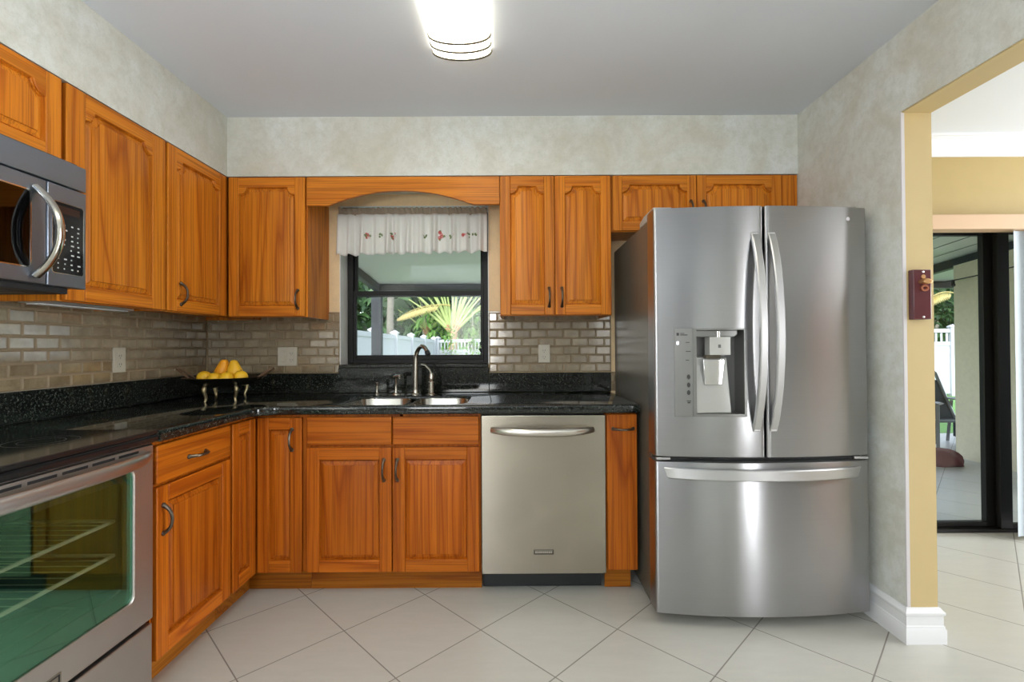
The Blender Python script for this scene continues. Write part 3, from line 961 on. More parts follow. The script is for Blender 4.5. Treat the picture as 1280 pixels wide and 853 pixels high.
b = MB(); b.box(XL + .03, MXF - .035, MY0 + .03, MY1 - .03, MZ0 - .018, MZ0 + .001, 0)
for k in range(12): b.box(XL + .10, MXF - .09, MY0 + .08 + k * .05, MY0 + .105 + k * .05, MZ0 - .0195, MZ0 - .0178, 1)
b.build('underside_filter', [BLACKM, plain('filter_grey', (.06, .06, .065), .4, .5)], t, bevel=.003)

# ------------------------------------------------------------------ refrigerator
FX0, FX1, FXC = .6095, 1.520, 1.0625
FYE, FYB, BUL = 2.028, 2.118, .042


def yfront(x):
    return FYE - BUL * (1 - ((x - FXC) / .4555) ** 2)


t = thing('refrigerator', (FXC, 2.5, 0), 'stainless steel french door refrigerator with bottom freezer and water dispenser', 'refrigerator')
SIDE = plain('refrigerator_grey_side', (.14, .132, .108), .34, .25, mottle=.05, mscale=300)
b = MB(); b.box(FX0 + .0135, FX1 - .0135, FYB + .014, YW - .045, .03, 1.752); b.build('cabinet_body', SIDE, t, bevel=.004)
b = MB(); b.box(FX0 + .02, FX1 - .02, FYB + .0005, FYB + .0135, .05, 1.75); b.build('door_gasket', plain('gasket_brown', (.035, .028, .022), .4), t)
for x0 in (FX0 + .03, FX1 - .09):
    b = MB(); b.box(x0, x0 + .06, FYB + .03, FYB + .20, .0, .031); b.build('foot', BLACKM, t)
for x0 in (FX0 + .012, FX1 - .092):
    b = MB(); b.prism([(FYB - .05, 1.7745), (FYB - .05, 1.790), (FYB + .10, 1.790), (FYB + .17, 1.775), (FYB + .17, 1.7525), (FYB + .001, 1.7525), (FYB + .001, 1.7745)], x0, x0 + .08, 'x')
    b.build('hinge_cover', plain('hinge_grey', (.42, .41, .38), .45), t, bevel=.003)
b = MB(); b.box(FX0 + .03, FX1 - .03, FYB - .035, FYB + .014, .03, .048); b.build('kick_grille', BLACKM, t)


def fridge_door(name, x0, x1, z0, z1, hole=None, parent=None):
    b = MB()
    r = .012
    xs = [x0 + (x1 - x0) * k / 26 for k in range(27)]
    xs = [x for x in xs if x0 + r < x < x1 - r]
    if hole: xs += [hole[0], hole[1]]
    xs = sorted(set(xs))
    prof = []
    for k in range(6):
        a = radians(90 * k / 5); prof.append((x0 + r - r * cos(a), yfront(x0 + r) + r - r * sin(a)))
    prof += [(x, yfront(x)) for x in xs]
    for k in range(6):
        a = radians(90 - 90 * k / 5); prof.append((x1 - r + r * cos(a), yfront(x1 - r) + r - r * sin(a)))
    prof = [(x0, FYB)] + prof + [(x1, FYB)]
    e = .004
    zs = [z0, z0 + e * .3, z0 + e] + ([hole[2], hole[3]] if hole else []) + [z1 - e, z1 - e * .3, z1]
    ins = [e, e * .3, 0] + ([0, 0] if hole else []) + [0, e * .3, e]
    n = len(prof)
    vs = [(x, min(y + i_, FYB), z) for z, i_ in zip(zs, ins) for x, y in prof]
    fs = []
    for a in range(len(zs) - 1):
        for i in range(n - 1):
            if hole and abs(zs[a] - hole[2]) < 1e-6 and prof[i][0] >= hole[0] - 1e-6 and prof[i + 1][0] <= hole[1] + 1e-6 and 6 < i < n - 7: continue
            fs.append((a * n + i, a * n + i + 1, (a + 1) * n + i + 1, (a + 1) * n + i))
        fs.append((a * n + n - 1, a * n, (a + 1) * n, (a + 1) * n + n - 1))
    fs.append(list(range(n - 1, -1, -1))); fs.append([(len(zs) - 1) * n + i for i in range(n)])
    b.add(vs, fs)
    return b.build(name, STEEL, parent, angle=40)


HX0, HX1, HZ0, HZ1 = .7765, .974, .899, 1.252
ld = fridge_door('door', FX0, 1.0575, .7165, 1.772, (HX0, HX1, HZ0, HZ1), t)
ld['label'] = 'left door with the water dispenser'
rd = fridge_door('door', 1.0645, FX1, .7165, 1.772, None, t)
fd = fridge_door('freezer_drawer', FX0, FX1, .052, .694, None, t)
b = MB(); b.box(FX0 + .03, FX1 - .03, FYE + .012, FYB - .001, .6955, .715); b.build('middle_rail', BLACKM, t)
for x0 in (FX0 + .004, FX1 - .064):
    b = MB(); b.box(x0, x0 + .06, FYE - .004, FYE + .011, .700, .711); b.build('middle_hinge', STEEL_V, t, bevel=.002)


def vhandle(x, parent):
    b = MB(); n = 26; rings = []
    z0, z1 = .826, 1.660
    for k in range(n + 1):
        s_ = -1 + 2 * k / n
        z = (z0 + z1) / 2 + s_ * (z1 - z0) / 2
        d = .072 * (1 - s_ * s_) ** .8 + .004
        y = yfront(x) - d; th = .016 if abs(s_) < .98 else .012
        w = .0155
        rings.append([(x - w, y + .004, z), (x - w + .004, y, z), (x + w - .004, y, z), (x + w, y + .004, z), (x + w, y + th, z), (x - w, y + th, z)])
    b.loft(rings)
    for z, sg in ((z0, 1), (z1, -1)):
        b.box(x - .011, x + .011, yfront(x) - .008, yfront(x) + .004, min(z + sg * .004, z + sg * .034), max(z + sg * .004, z + sg * .034))
    b.build('door_handle', STEEL_V, parent, angle=25)


vhandle(1.020, ld); vhandle(1.090, rd)
b = MB(); n = 30; rings = []
for k in range(n + 1):
    s_ = -1 + 2 * k / n
    x = FXC + s_ * .418
    y = yfront(x) - .034 * (1 - s_ * s_) ** .7 - .003
    zc = .648; h = .0225
    sk = .010 * (abs(s_) > .999)
    x_ = x
    rings.append([(x_, y + .003, zc - h), (x_, y, zc - h + .004), (x_, y, zc + h - .004), (x_, y + .003, zc + h), (x_, y + .016, zc + h), (x_, y + .016, zc - h)])
for q in (0, -1):
    sg = 1 if q == 0 else -1
    rings[q] = [(p[0] + sg * (.014 * (zc + h - p[2]) / (2 * h)), p[1], p[2]) for p in rings[q]]
b.loft(rings)
b.build('drawer_handle', STEEL_V, fd, angle=25)
b = MB(); b.tube([(1.430, yfront(1.43) - .0002, 1.720), (1.430, yfront(1.43) - .003, 1.720)], .0085, 20); b.build('round_emblem', plain('emblem_silver', (.72, .68, .70), .2, 1), rd)

# dispenser
PANELM = plain('dispenser_silver', (.27, .27, .265), .34, .75)
PANELD = plain('dispenser_dark', (.17, .17, .165), .4, .6)
b = MB()
rings = []
for k in range(9):
    x = .6895 + (.7635 - .6895) * k / 8
    rings.append([(x, yfront(x) + .001, .8865), (x, yfront(x) - .003, .8865), (x, yfront(x) - .003, 1.2585), (x, yfront(x) + .001, 1.2585)])
b.loft(rings); dp = b.build('dispenser_panel', PANELM, ld, bevel=.0008)
b = MB()


def px_(x0, x1, z0, z1, mi=0):
    ym = min(yfront(x0), yfront(x1)) - .0038
    b.box(x0, x1, ym, ym + .001, z0, z1, mi)


px_(.698, .708, 1.228, 1.240); px_(.712, .730, 1.236, 1.239); px_(.712, .742, 1.229, 1.233)
px_(.698, .707, 1.190, 1.204, 1)
for z, w in ((1.198, .016), (1.160, .021), (1.123, .014)): px_(.734, .734 + w, z, z + .003)
for z in (1.048, 1.014, .982):
    px_(.738, .752, z, z + .012); px_(.741, .749, z - .004, z + .016)
px_(.736, .755, .952, .955); px_(.740, .752, .943, .949)
o = b.build('panel_print_marks', [plain('panel_print_grey', (.05, .05, .05), .5), emit('panel_lamp', (.8, .82, 1), 1.3)], ld); o['kind'] = 'stuff'
b = MB()
yb0 = yfront((HX0 + HX1) / 2) + .085
hx = [HX0 + (HX1 - HX0) * k / 6 for k in range(7)]
for k in range(6):      # floor, roof of the recess follow the curved face
    for z in (HZ0, HZ1):
        b.quad((hx[k], yfront(hx[k]), z), (hx[k + 1], yfront(hx[k + 1]), z), (hx[k + 1], yb0, z), (hx[k], yb0, z), 0)
b.quad((HX0, yb0, HZ0), (HX1, yb0, HZ0), (HX1, yb0, HZ1), (HX0, yb0, HZ1), 0)
for x in (HX0, HX1): b.quad((x, yfront(x), HZ0), (x, yb0, HZ0), (x, yb0, HZ1), (x, yfront(x), HZ1), 0)
rc = b.build('dispenser_recess', PANELD, ld)
b = MB(); yv = yfront(.87)
# raised rim round the recess
for (xa, xb, za, zb) in ((.7635, HX0 + .002, HZ0 - .0125, HZ1 + .006), (HX1 - .002, HX1 + .010, HZ0 - .0125, HZ1 + .006)):
    b.box(xa, xb, min(yfront(xa), yfront(xb)) - .003, max(yfront(xa), yfront(xb)) + .004, za, zb)
for (za, zb) in ((HZ0 - .0125, HZ0), (HZ1 - .001, HZ1 + .006)):
    rings = []
    for k in range(9):
        x = HX0 + .002 + (HX1 - HX0 - .004) * k / 8
        rings.append([(x, yfront(x) + .004, za), (x, yfront(x) - .003, za), (x, yfront(x) - .003, zb), (x, yfront(x) + .004, zb)])
    b.loft(rings)
b.build('dispenser_rim', PANELM, ld, bevel=.0006)
# sloping chute plate inside, ice housing, paddle, spout
b = MB()
b.prism([(yb0 - .002, HZ0 + .001), (yv + .012, HZ0 + .001), (yv + .012, HZ0 + .008), (yb0 - .030, HZ0 + .235), (yb0 - .002, HZ0 + .24)], HX0 + .003, HX0 + .150, 'x')
b.build('chute_plate', plain('dispenser_light', (.52, .52, .50), .4, .5), ld, bevel=.003)
b = MB(); b.prism([(HX0 + .002, HZ1 - .001), (HX0 + .002, HZ1 - .030), (HX0 + .165, HZ1 - .030), (HX0 + .178, HZ1 - .020), (HX0 + .178, HZ1 - .001)], yv + .012, yb0 - .002, 'y'); b.build('top_housing', PANELM, ld, bevel=.003)
b = MB(); b.box(.833, .920, yv + .002, yb0 - .028, 1.146, 1.2215, 0); b.box(.868, .880, yv + .0012, yv + .003, 1.176, 1.190, 1); b.build('ice_housing', [plain('housing_silver', (.55, .55, .53), .35, .4), PANELD], ld, bevel=.004)
b = MB(); b.cyl((.873, yv + .016, 1.2215), (.873, yv + .016, 1.246), .009); b.build('water_spout', CHROME, ld)
b = MB(); b.prism([(.812, 1.128), (.905, 1.128), (.893, 1.018), (.818, 1.018)], yv + .022, yv + .030, 'y'); b.build('paddle', plain('clear_paddle', (.62, .62, .62), .08, .8), ld, bevel=.003)
b = MB(); b.box(.826, .888, yv + .024, yb0 - .03, 1.130, 1.1455); b.build('ice_outlet', plain('outlet_brown', (.10, .085, .06), .5), ld)

# ------------------------------------------------------------------ sink and taps
SINKM = steel('sink_steel', (.62, .60, .55), .24, .4, .03)
t = thing('kitchen_sink', (-.54, 2.48, .70), 'stainless double bowl sink set under the black granite below the window', 'sink')


def bowl(x0, x1, y0, y1, name):
    b = MB(); N = []
    for i, z, r in ((.0, CT - .014, .086), (.002, CT - .018, .085), (.012, CB - .15, .070), (.030, CB - .18, .050)):
        N.append([(x, y, z) for x, y in rrect(x0 + i, x1 - i, y0 + i, y1 - i, r, 6)])
    b.loft(N, 0, cap0=False, cap1=True)
    o = b.build(name, SINKM, t, fix=False)
    b = MB(); cx, cy = (x0 + x1) / 2, (y0 + y1) / 2 + .03
    b.lathe([(.040, CB - .1785), (.042, CB - .176), (.034, CB - .175), (.020, CB - .1785), (.004, CB - .178)], (cx, cy), 20, cap1=True); b.build('drain', CHROME, o)


bowl(SX0 + .0015, -.545, SY0 + .0015, SY1 - .0015, 'basin')
bowl(-.520, SX1 - .0015, SY0 + .0015, SY1 - .0015, 'basin')
b = MB(); b.box(-.5455, -.5195, SY0 + .004, SY1 - .004, CB - .030, CB + .010); b.build('divider', SINKM, t, bevel=.006, seg=3)
# tall bent spout
fx, fy = -.556, 2.752
t = thing('kitchen_faucet', (fx, fy, CT), 'tall satin nickel faucet with an arched spout behind the sink', 'faucet')
b = MB(); b.lathe([(.0, CT), (.026, CT), (.026, CT + .006), (.019, CT + .012), (.0155, CT + .03)], (fx, fy), 24); b.build('base', NICKEL, t)
pts = [(fx, fy, CT + .01), (fx, fy, CT + .09), (fx + .002, fy - .002, CT + .17)]
dirx, diry = .62, -.78
for k in range(0, 15):
    a = pi - pi * .80 * k / 14
    r = .075
    pts.append((fx + .003 + (r + r * cos(a)) * dirx, fy - .003 + (r + r * cos(a)) * diry, CT + .205 + r * sin(a)))
b = MB(); b.tube(pts, [.0155, .0150, .0140] + [.0135 - .00018 * k for k in range(15)], 16); b.build('spout', NICKEL, t)
e = Vector(pts[-1]); q = (e - Vector(pts[-2])).normalized()
b = MB(); b.tube([e - q * .002, e + q * .018, e + q * .022], [.0145, .0150, .0120], 16); b.build('spout_tip', plain('dark_tip', (.03, .03, .035), .3), t)
# side lever valve
hx_, hy_ = -.462, 2.742
t = thing('faucet_handle', (hx_, hy_, CT), 'stout nickel valve with a thin upward lever, right of the faucet', 'faucet')
b = MB(); b.lathe([(.0, CT), (.024, CT), (.024, CT + .005), (.0195, CT + .010), (.019, CT + .075), (.0165, CT + .078), (.0185, CT + .082), (.0175, CT + .105), (.012, CT + .125), (.0, CT + .130)], (hx_, hy_), 24); b.build('valve_body', NICKEL, t)
b = MB(); b.tube([(hx_, hy_, CT + .120), (hx_ - .012, hy_ - .004, CT + .148), (hx_ - .035, hy_ - .010, CT + .172), (hx_ - .058, hy_ - .016, CT + .178)], [.0095, .0085, .007, .0065], 12, sq=(.7, 1.2)); b.build('lever', NICKEL, t)
# soap pump and small cap
sx_, sy_ = -.672, 2.765
t = thing('soap_dispenser', (sx_, sy_, CT), 'slim nickel soap pump with a round head, left of the faucet', 'soap dispenser')
b = MB(); b.lathe([(.0, CT), (.026, CT), (.024, CT + .006), (.012, CT + .012), (.0085, CT + .03), (.0078, CT + .092), (.0095, CT + .096), (.0, CT + .100)], (sx_, sy_), 20); b.build('stem', NICKEL, t)
b = MB(); b.tube([(sx_ - .012, sy_ + .002, CT + .100), (sx_ + .004, sy_ - .004, CT + .106), (sx_ + .026, sy_ - .02, CT + .106)], [.010, .0125, .0115], 14); b.build('pump_head', NICKEL, t)
b = MB(); b.tube([(sx_ + .0262, sy_ - .0202, CT + .106), (sx_ + .030, sy_ - .023, CT + .106)], [.014, .014], 16); b.build('nozzle_cap', CHROME, t)
ax_, ay_ = -.782, 2.765
b = MB(); b.lathe([(.0, CT), (.018, CT), (.018, CT + .004), (.0085, CT + .010), (.0095, CT + .022), (.0075, CT + .030), (.0095, CT + .040), (.0075, CT + .050), (.0090, CT + .060), (.0120, CT + .066), (.0120, CT + .071), (.0, CT + .075)], (ax_, ay_), 20)
tag(b.build('filter_tap', NICKEL), 'short turned nickel deck fitting, furthest left of the sink fittings', 'tap')

# ------------------------------------------------------------------ fruit bowl
bx, by = -1.515, 2.52
t = thing('fruit_bowl', (bx, by, CT), 'shallow black footed bowl with twig handles holding yellow fruit in the corner', 'bowl')
ZR = 1.030
b = MB()
b.lathe([(.0, ZR - .052), (.07, ZR - .050), (.13, ZR - .035), (.172, ZR - .012), (.192, ZR), (.196, ZR + .002), (.193, ZR + .004), (.170, ZR - .007), (.128, ZR - .030), (.07, ZR - .045), (.0, ZR - .047)], (bx, by), 44)
b.build('dish', plain('bowl_black', (.012, .011, .010), .25), t)
TW = plain('twig_bronze', (.20, .12, .07), .4, .3, mottle=.4, mscale=40)
for sg in (-1, 1):
    b = MB()
    for dy in (-.022, .022):
        b.tube([(bx + sg * .178, by + dy, ZR - .004), (bx + sg * .205, by + dy * .9, ZR + .016), (bx + sg * .232, by + dy * .75, ZR + .034), (bx + sg * .250, by + dy * .4, ZR + .044)], [.0055, .005, .0055, .005], 8)
    b.tube([(bx + sg * .250, by - .012, ZR + .044), (bx + sg * .254, by, ZR + .047), (bx + sg * .250, by + .012, ZR + .044)], .0055, 8)
    b.tube([(bx + sg * .226, by - .02, ZR + .030), (bx + sg * .228, by, ZR + .034), (bx + sg * .226, by + .02, ZR + .030)], .0045, 8)
    b.build('handle', TW, t)
BRASS = plain('pale_brass', (.62, .50, .30), .3, 1)
for a in (-112, -35, 62, 145):
    ca, sa = cos(radians(a)), sin(radians(a))
    b = MB(); pts = []
    for k in range(8):
        s_ = k / 7; rr_ = .112 + .006 * sin(s_ * pi * 2)
        pts.append((bx + ca * rr_, by + sa * rr_, ZR - .040 - (ZR - .041 - CT) * s_))
    b.tube(pts, [.008, .011, .0105, .0095, .0085, .0075, .0065, .0055], 10); b.build('foot', BRASS, t)


def fruit_mat(name, a, b_):
    m = NT(name)
    n = m.noise(m.coords(rnd=1), 18, 4); n2 = m.noise(m.coords(), 400, 2)
    m.l(m.mix(n, a, b_), m.b.inputs['Base Color']); m.b.inputs['Roughness'].default_value = .38
    m.b.inputs['Subsurface Weight'].default_value = .05
    m.bump(n2, .08, .001)
    return m.mat


PEARY, PEARO, LEM = fruit_mat('pear_yellow', (.80, .42, .010), (.86, .52, .03)), fruit_mat('pear_orange', (.80, .30, .008), (.86, .40, .012)), fruit_mat('lemon_yellow', (.85, .46, .010), (.88, .55, .03))
STEM = plain('fruit_stem', (.08, .05, .02), .7)


def fruit(name, label, c, r, kind, m, lean=(0, 0), cat='fruit'):
    t = thing(name, c, label, cat, 'fruit in the black bowl')
    b = MB(); rings = []
    nv, nu = 16, 18
    H = r * (2.65 if kind == 'pear' else 1.95)
    for j in range(nv + 1):
        u = j / nv
        if kind == 'pear':
            z = H * (1 - cos(pi * u)) / 2
            w = z / H
            rad = r * max(.02, (sin(pi * min(w / .82, 1) ** .85) if w < .41 else 1) * 1) if w < .41 else r * (1 - .62 * ((w - .41) / .59) ** 1.15)
            if w > .93: rad *= max(.04, math.sqrt(max(0, 1 - ((w - .93) / .07) ** 2)))
            if w < .41: rad = r * math.sqrt(max(.0004, 1 - ((.41 - w) / .41) ** 2))
        else:
            z = H * (1 - cos(pi * u)) / 2
            rad = r * max(.03, sin(pi * u)) * (1.0 if kind == 'orange' else 1)
        ox, oy = lean[0] * z, lean[1] * z
        rings.append([(c[0] + ox + rad * cos(2 * pi * i / nu), c[1] + oy + rad * sin(2 * pi * i / nu), c[2] + z) for i in range(nu)])
    b.loft(rings); b.build('flesh', m, t, angle=80)
    top = (c[0] + lean[0] * H, c[1] + lean[1] * H, c[2] + H - .003)
    b = MB(); b.tube([top, (top[0] + .002, top[1], top[2] + .009)], [.0022, .0018], 6); b.build('stem', STEM, t)
    return t


zb = ZR - .042
fruit('lemon', 'round yellow fruit at the left edge of the bowl', (bx - .083, by - .045, zb + .006), .037, 'lemon', LEM)
fruit('lemon', 'yellow fruit in front, between the two standing pears', (bx - .012, by - .075, zb + .004), .034, 'lemon', LEM)
fruit('lemon', 'round yellow fruit at the right edge of the bowl', (bx + .098, by - .030, zb + .010), .035, 'lemon', LEM)
fruit('lemon', 'yellow fruit lying low beneath the right hand pear', (bx + .052, by - .080, zb + .006), .034, 'lemon', LEM)
fruit('pear', 'orange toned pear leaning right, left one of the two pears', (bx - .030, by + .012, zb + .030), .040, 'pear', PEARO, (.16, .0), 'pear')
fruit('pear', 'yellow pear leaning left, right one of the two pears', (bx + .052, by + .006, zb + .030), .039, 'pear', PEARY, (-.12, 0), 'pear')

# ------------------------------------------------------------------ kitchen window
t = thing('window_1', ((WX0 + WX1) / 2, YD - .06, WZ0), 'dark bronze single hung window over the sink', 'window'); t['kind'] = 'structure'
fy0, fy1 = YD - .068, YD - .01
zg0, zm0, zm1, zg1 = 1.131, 1.508, 1.543, WZ1 - .045
b = MB()
b.box(WX0 + .0045, WX0 + .040, fy0, fy1, WZ0 + .002, WZ1 - .005); b.box(WX1 - .040, WX1 - .0045, fy0, fy1, WZ0 + .002, WZ1 - .005)
b.box(WX0 + .040, WX1 - .040, fy0, fy1, WZ0 + .002, WZ0 + .026); b.box(WX0 + .040, WX1 - .040, fy0, fy1, WZ1 - .030, WZ1 - .005)
b.build('window_frame', DKMETAL, t, bevel=.002)


def sash(y0, y1, z0, z1, bb, bt, name):
    b = MB(); xa, xb = WX0 + .0405, WX1 - .0405; s_ = .018
    b.box(xa, xa + s_, y0, y1, z0, z1); b.box(xb - s_, xb, y0, y1, z0, z1); b.box(xa + s_, xb - s_, y0, y1, z0, z0 + bb); b.box(xa + s_, xb - s_, y0, y1, z1 - bt, z1)
    o = b.build(name, DKMETAL, t, bevel=.0015)
    b = MB(); ym = (y0 + y1) / 2; b.box(xa + s_ - .004, xb - s_ + .004, ym - .002, ym + .002, z0 + bb - .004, z1 - bt + .004); b.build('pane', CLEAR, o)
    return o


lo = sash(fy0 + .002, fy0 + .026, WZ0 + .027, zm1, .028, .030, 'lower_sash')
up = sash(fy0 + .029, fy0 + .052, zm0, WZ1 - .031, .030, .020, 'upper_sash')
b = MB(); b.tube([(WX1 - .052, fy0 - .002, 1.150), (WX1 - .058, fy0 - .014, 1.157), (WX1 - .066, fy0 - .020, 1.172)], [.006, .006, .004], 8); b.box(WX1 - .060, WX1 - .044, fy0 - .004, fy0 + .003, 1.135, 1.165)
b.build('sash_latch', BLACKM, lo)

# valance curtain
CXA, CXB = WX0 + .004, WX1 - .006
LACE = fabric('lace_header', (.46, .38, .29), .3, 300)
CURT = fabric('white_curtain_cotton', (.95, .94, .92), .38)
t = thing('valance_curtain', ((CXA + CXB) / 2, YW - .03, 1.74), 'short white gathered curtain embroidered with pink roses, top of the window', 'curtain')


def cy_(x, s_):
    """depth of the curtain at x, s_ 0 top .. 1 hem"""
    p = (x - CXA) / (CXB - CXA)
    f = sin(p * 2 * pi * 13 + 1.3 * sin(p * 17)) * .55 + sin(p * 2 * pi * 23 + 2.1) * .25 + sin(p * 2 * pi * 6.3 + .5) * .4
    return YW - .046 - .010 * s_ - (.010 + .022 * s_) * f


b = MB(); NX, NZ = 220, 14; rings = []
for j in range(NZ + 1):
    s_ = j / NZ; row = []
    for i in range(NX + 1):
        x = CXA + (CXB - CXA) * i / NX; p = i / NX
        hem = 1.738 + .020 * p + .0035 * sin(p * 2 * pi * 13 + 1.3 * sin(p * 17)) + .0015 * sin(p * 90)
        row.append((x, cy_(x, s_), 1.987 + (hem - 1.987) * s_))
    rings.append(row)
b.loft(rings, 0, False, False, closed=False)
o = b.build('gathered_skirt', CURT, t, angle=80, fix=False)
sm = o.modifiers.new('thick', 'SOLIDIFY'); sm.thickness = .0012
b = MB(); rings = []
for j in range(9):
    s_ = j / 8; row = []
    for i in range(NX + 1):
        x = CXA + (CXB - CXA) * i / NX; p = i / NX
        amp = .004 + .007 * abs(s_ - .3)
        row.append((x, YW - .036 + amp * sin(p * 2 * pi * 31 + 1.7 * sin(p * 23) + j * .4), 1.982 + .048 * s_ + (.003 * sin(p * 2 * pi * 27) if j == 8 else 0)))
    rings.append(row)
b.loft(rings, 0, False, False, closed=False)
o = b.build('ruffle_header', LACE, t, angle=80, fix=False)
sm = o.modifiers.new('thick', 'SOLIDIFY'); sm.thickness = .0012
b = MB(); b.cyl((CXA - .002, YW - .022, 1.99), (CXB + .004, YW - .022, 1.99), .006); b.build('rod', BLACKM, t)
PINK, LEAFG, ROSE = plain('thread_pink', (.62, .24, .24), .8), plain('thread_green', (.16, .22, .09), .8), plain('thread_rose', (.45, .09, .08), .8)
rng = random.Random(11)
for u_, big in ((.205, .6), (.285, .35), (.375, .8), (.585, .35), (.695, 1.0), (.765, .5), (.855, 1.0), (.915, .5)):
    b = MB()
    xc = CXA + (CXB - CXA) * u_; zc = 1.853 + rng.uniform(-.004, .006) + .004 * u_
    blobs = []
    if big > .55:
        for k in range(7): blobs.append((rng.uniform(-.015, .015) * big, rng.uniform(-.021, .021) * big, rng.uniform(.007, .011) * big, rng.choice((0, 0, 2))))
    for k in range(5): 
        a = rng.uniform(0, 2 * pi); blobs.append((.020 * big * cos(a) + rng.uniform(-.004, .004), .026 * big * sin(a), .0075 * (.6 + big * .4), 1))
    for dx, dz, r, mi in blobs:
        n = 9; vs = []
        for q in range(n):
            x = xc + dx + r * cos(2 * pi * q / n); z = zc + dz + r * 1.1 * sin(2 * pi * q / n)
            vs.append((x, cy_(x, .55) - .0022, z))
        vs2 = [(v_[0], v_[1] + .0012, v_[2]) for v_ in vs]
        b.loft([vs, vs2], mi)
    b.build('embroidered_rose', [PINK, LEAFG, ROSE], t)

# ------------------------------------------------------------------ ceiling lights
LAMPG = emit('glowing_diffuser', (1.0, .92, .74), 5.6)


def fluor(name, x0, x1, y0, y1, label):
    t = thing(name, ((x0 + x1) / 2, (y0 + y1) / 2, ZC), label, 'ceiling light')
    b = MB(); b.box(x0 + .03, x1 - .03, y0 + .03, y1 - .03, ZC - .006, ZC - .0005); b.build('base_pan', WHITE, t)
    xc, hw, dep = (x0 + x1) / 2, (x1 - x0) / 2, .042

    def sec(k, y):
        return [(xc + hw * k * cos(pi + pi * i / 22) , y, ZC - .005 - dep * k * abs(sin(pi * i / 22)) ** .9) for i in range(23)]
    b = MB(); b.loft([sec(.985, y0 + .004), sec(.985, y1 - .004)], 0); b.build('diffuser', LAMPG, t, angle=60)
    RB = plain('lamp_band_bronze', (.10, .088, .06), .6)
    for ys in ((y1 - .110, y1 - .055, y1 - .004), (y0 + .100, y0 + .050, y0 + .0)):
        for y in ys:
            b = MB(); A = sec(1.03, y); B = sec(1.03, y + .011); C_ = sec(.98, y + .011); D = sec(.98, y)
            b.loft([A, B, C_, D, A], 0, False, False, closed=False); b.build('end_band', RB, t)
    return t


fluor('ceiling_light', -.327, -.079, .72, 2.0, 'long curved ceiling light glowing warm white with bronze bands, above the kitchen floor')

# ------------------------------------------------------------------ bottle opener on the jamb
t = thing('bottle_opener', (1.6275, YJ - .001, 1.285), 'burgundy wooden board with a brass bottle opener on the yellow jamb', 'bottle opener')
BURG = plain('burgundy_wood', (.085, .014, .022), .3, coat=.4, mottle=.25, mscale=14)
b = MB(); b.box(1.5925, 1.6635, YJ - .0275, YJ - .0015, 1.285, 1.483); bd = b.build('board', BURG, t, bevel=.003)
yo = YJ - .0275
COP = plain('antique_brass', (.70, .42, .20), .3, .9)
b = MB(); rings = []
b.prism([(1.6300 + .0075 * cos(a * pi / 8), 1.4545 + .0085 * sin(a * pi / 8)) for a in range(16)], yo - .004, yo - .0003, 'y')
wing = [(-.0215, .004), (-.014, .012), (-.006, .016), (0, .0175), (.006, .016), (.014, .012), (.0225, .004), (.017, -.003), (.008, -.006), (0, -.007), (-.008, -.006), (-.016, -.003)]
for d, k in ((.0003, 1.0), (.012, 1.0), (.022, .86), (.025, .6)): rings.append([(1.632 + p[0] * k, yo - d, 1.430 + p[1] * k) for p in wing])
b.loft(rings)
b.build('opener_hood', COP, t, bevel=.0006)
b = MB(); rings = []
N = 20
ro = [(1.632 + .016 * cos(2 * pi * i / N), 1.4085 + .0125 * sin(2 * pi * i / N)) for i in range(N)]; ri = [(1.632 + .0085 * cos(2 * pi * i / N), 1.4085 + .006 * sin(2 * pi * i / N)) for i in range(N)]
b.loft([[(x, yo - .0003, z) for x, z in ro], [(x, yo - .008, z) for x, z in ro], [(x, yo - .008, z) for x, z in ri], [(x, yo - .0003, z) for x, z in ri]], 0, False, False)
b.build('opener_ring', plain('antique_copper', (.55, .24, .15), .3, .9), t)
for z in (1.4735, 1.2945):
    b = MB(); b.tube([(1.630, yo - .0002, z), (1.630, yo - .0025, z), (1.630, yo - .0035, z)], [.0042, .0042, .0025], 12); b.build('screw', plain('screw_bright', (.8, .79, .77), .25, .6), t)

# ------------------------------------------------------------------ sliding glass door of the dining room
t = thing('door_1', (3.5, YD - .09, 0), 'black framed sliding glass door to the patio', 'door'); t['kind'] = 'structure'
y0, y1 = YD - .115, YD - .02
b = MB(); b.box(DX0 + .001, DX1 - .001, y0, y1, .0005, .022); b.box(DX0 + .001, DX1 - .001, y0, y1, DZ1 - .05, DZ1 - .001); b.box(DX0 + .001, DX0 + .05, y0, y1, .022, DZ1 - .05); b.box(DX1 - .05, DX1 - .001, y0, y1, .022, DZ1 - .05)
b.build('door_frame', DKMETAL, t, bevel=.002)


def slider(xa, xb, ya, yb_, s0, s1):
    b = MB(); za, zb = .023, DZ1 - .051
    b.box(xa, xa + s0, ya, yb_, za, zb); b.box(xb - s1, xb, ya, yb_, za, zb); b.box(xa + s0, xb - s1, ya, yb_, za, za + .030); b.box(xa + s0, xb - s1, ya, yb_, zb - .05, zb)
    o = b.build('sliding_panel', DKMETAL, t, bevel=.002)
    ym = (ya + yb_) / 2
    b = MB(); b.box(xa + s0 - .004, xb - s1 + .004, ym - .002, ym + .002, za + .026, zb - .046); b.build('pane', CLEAR, o)
    return o


s1 = slider(DX0 + .052, 3.085, y0 + .045, y0 + .080, .06, .070)
s2 = slider(3.000 + .066, DX1 - .052, y0 + .004, y0 + .038, .075, .06)
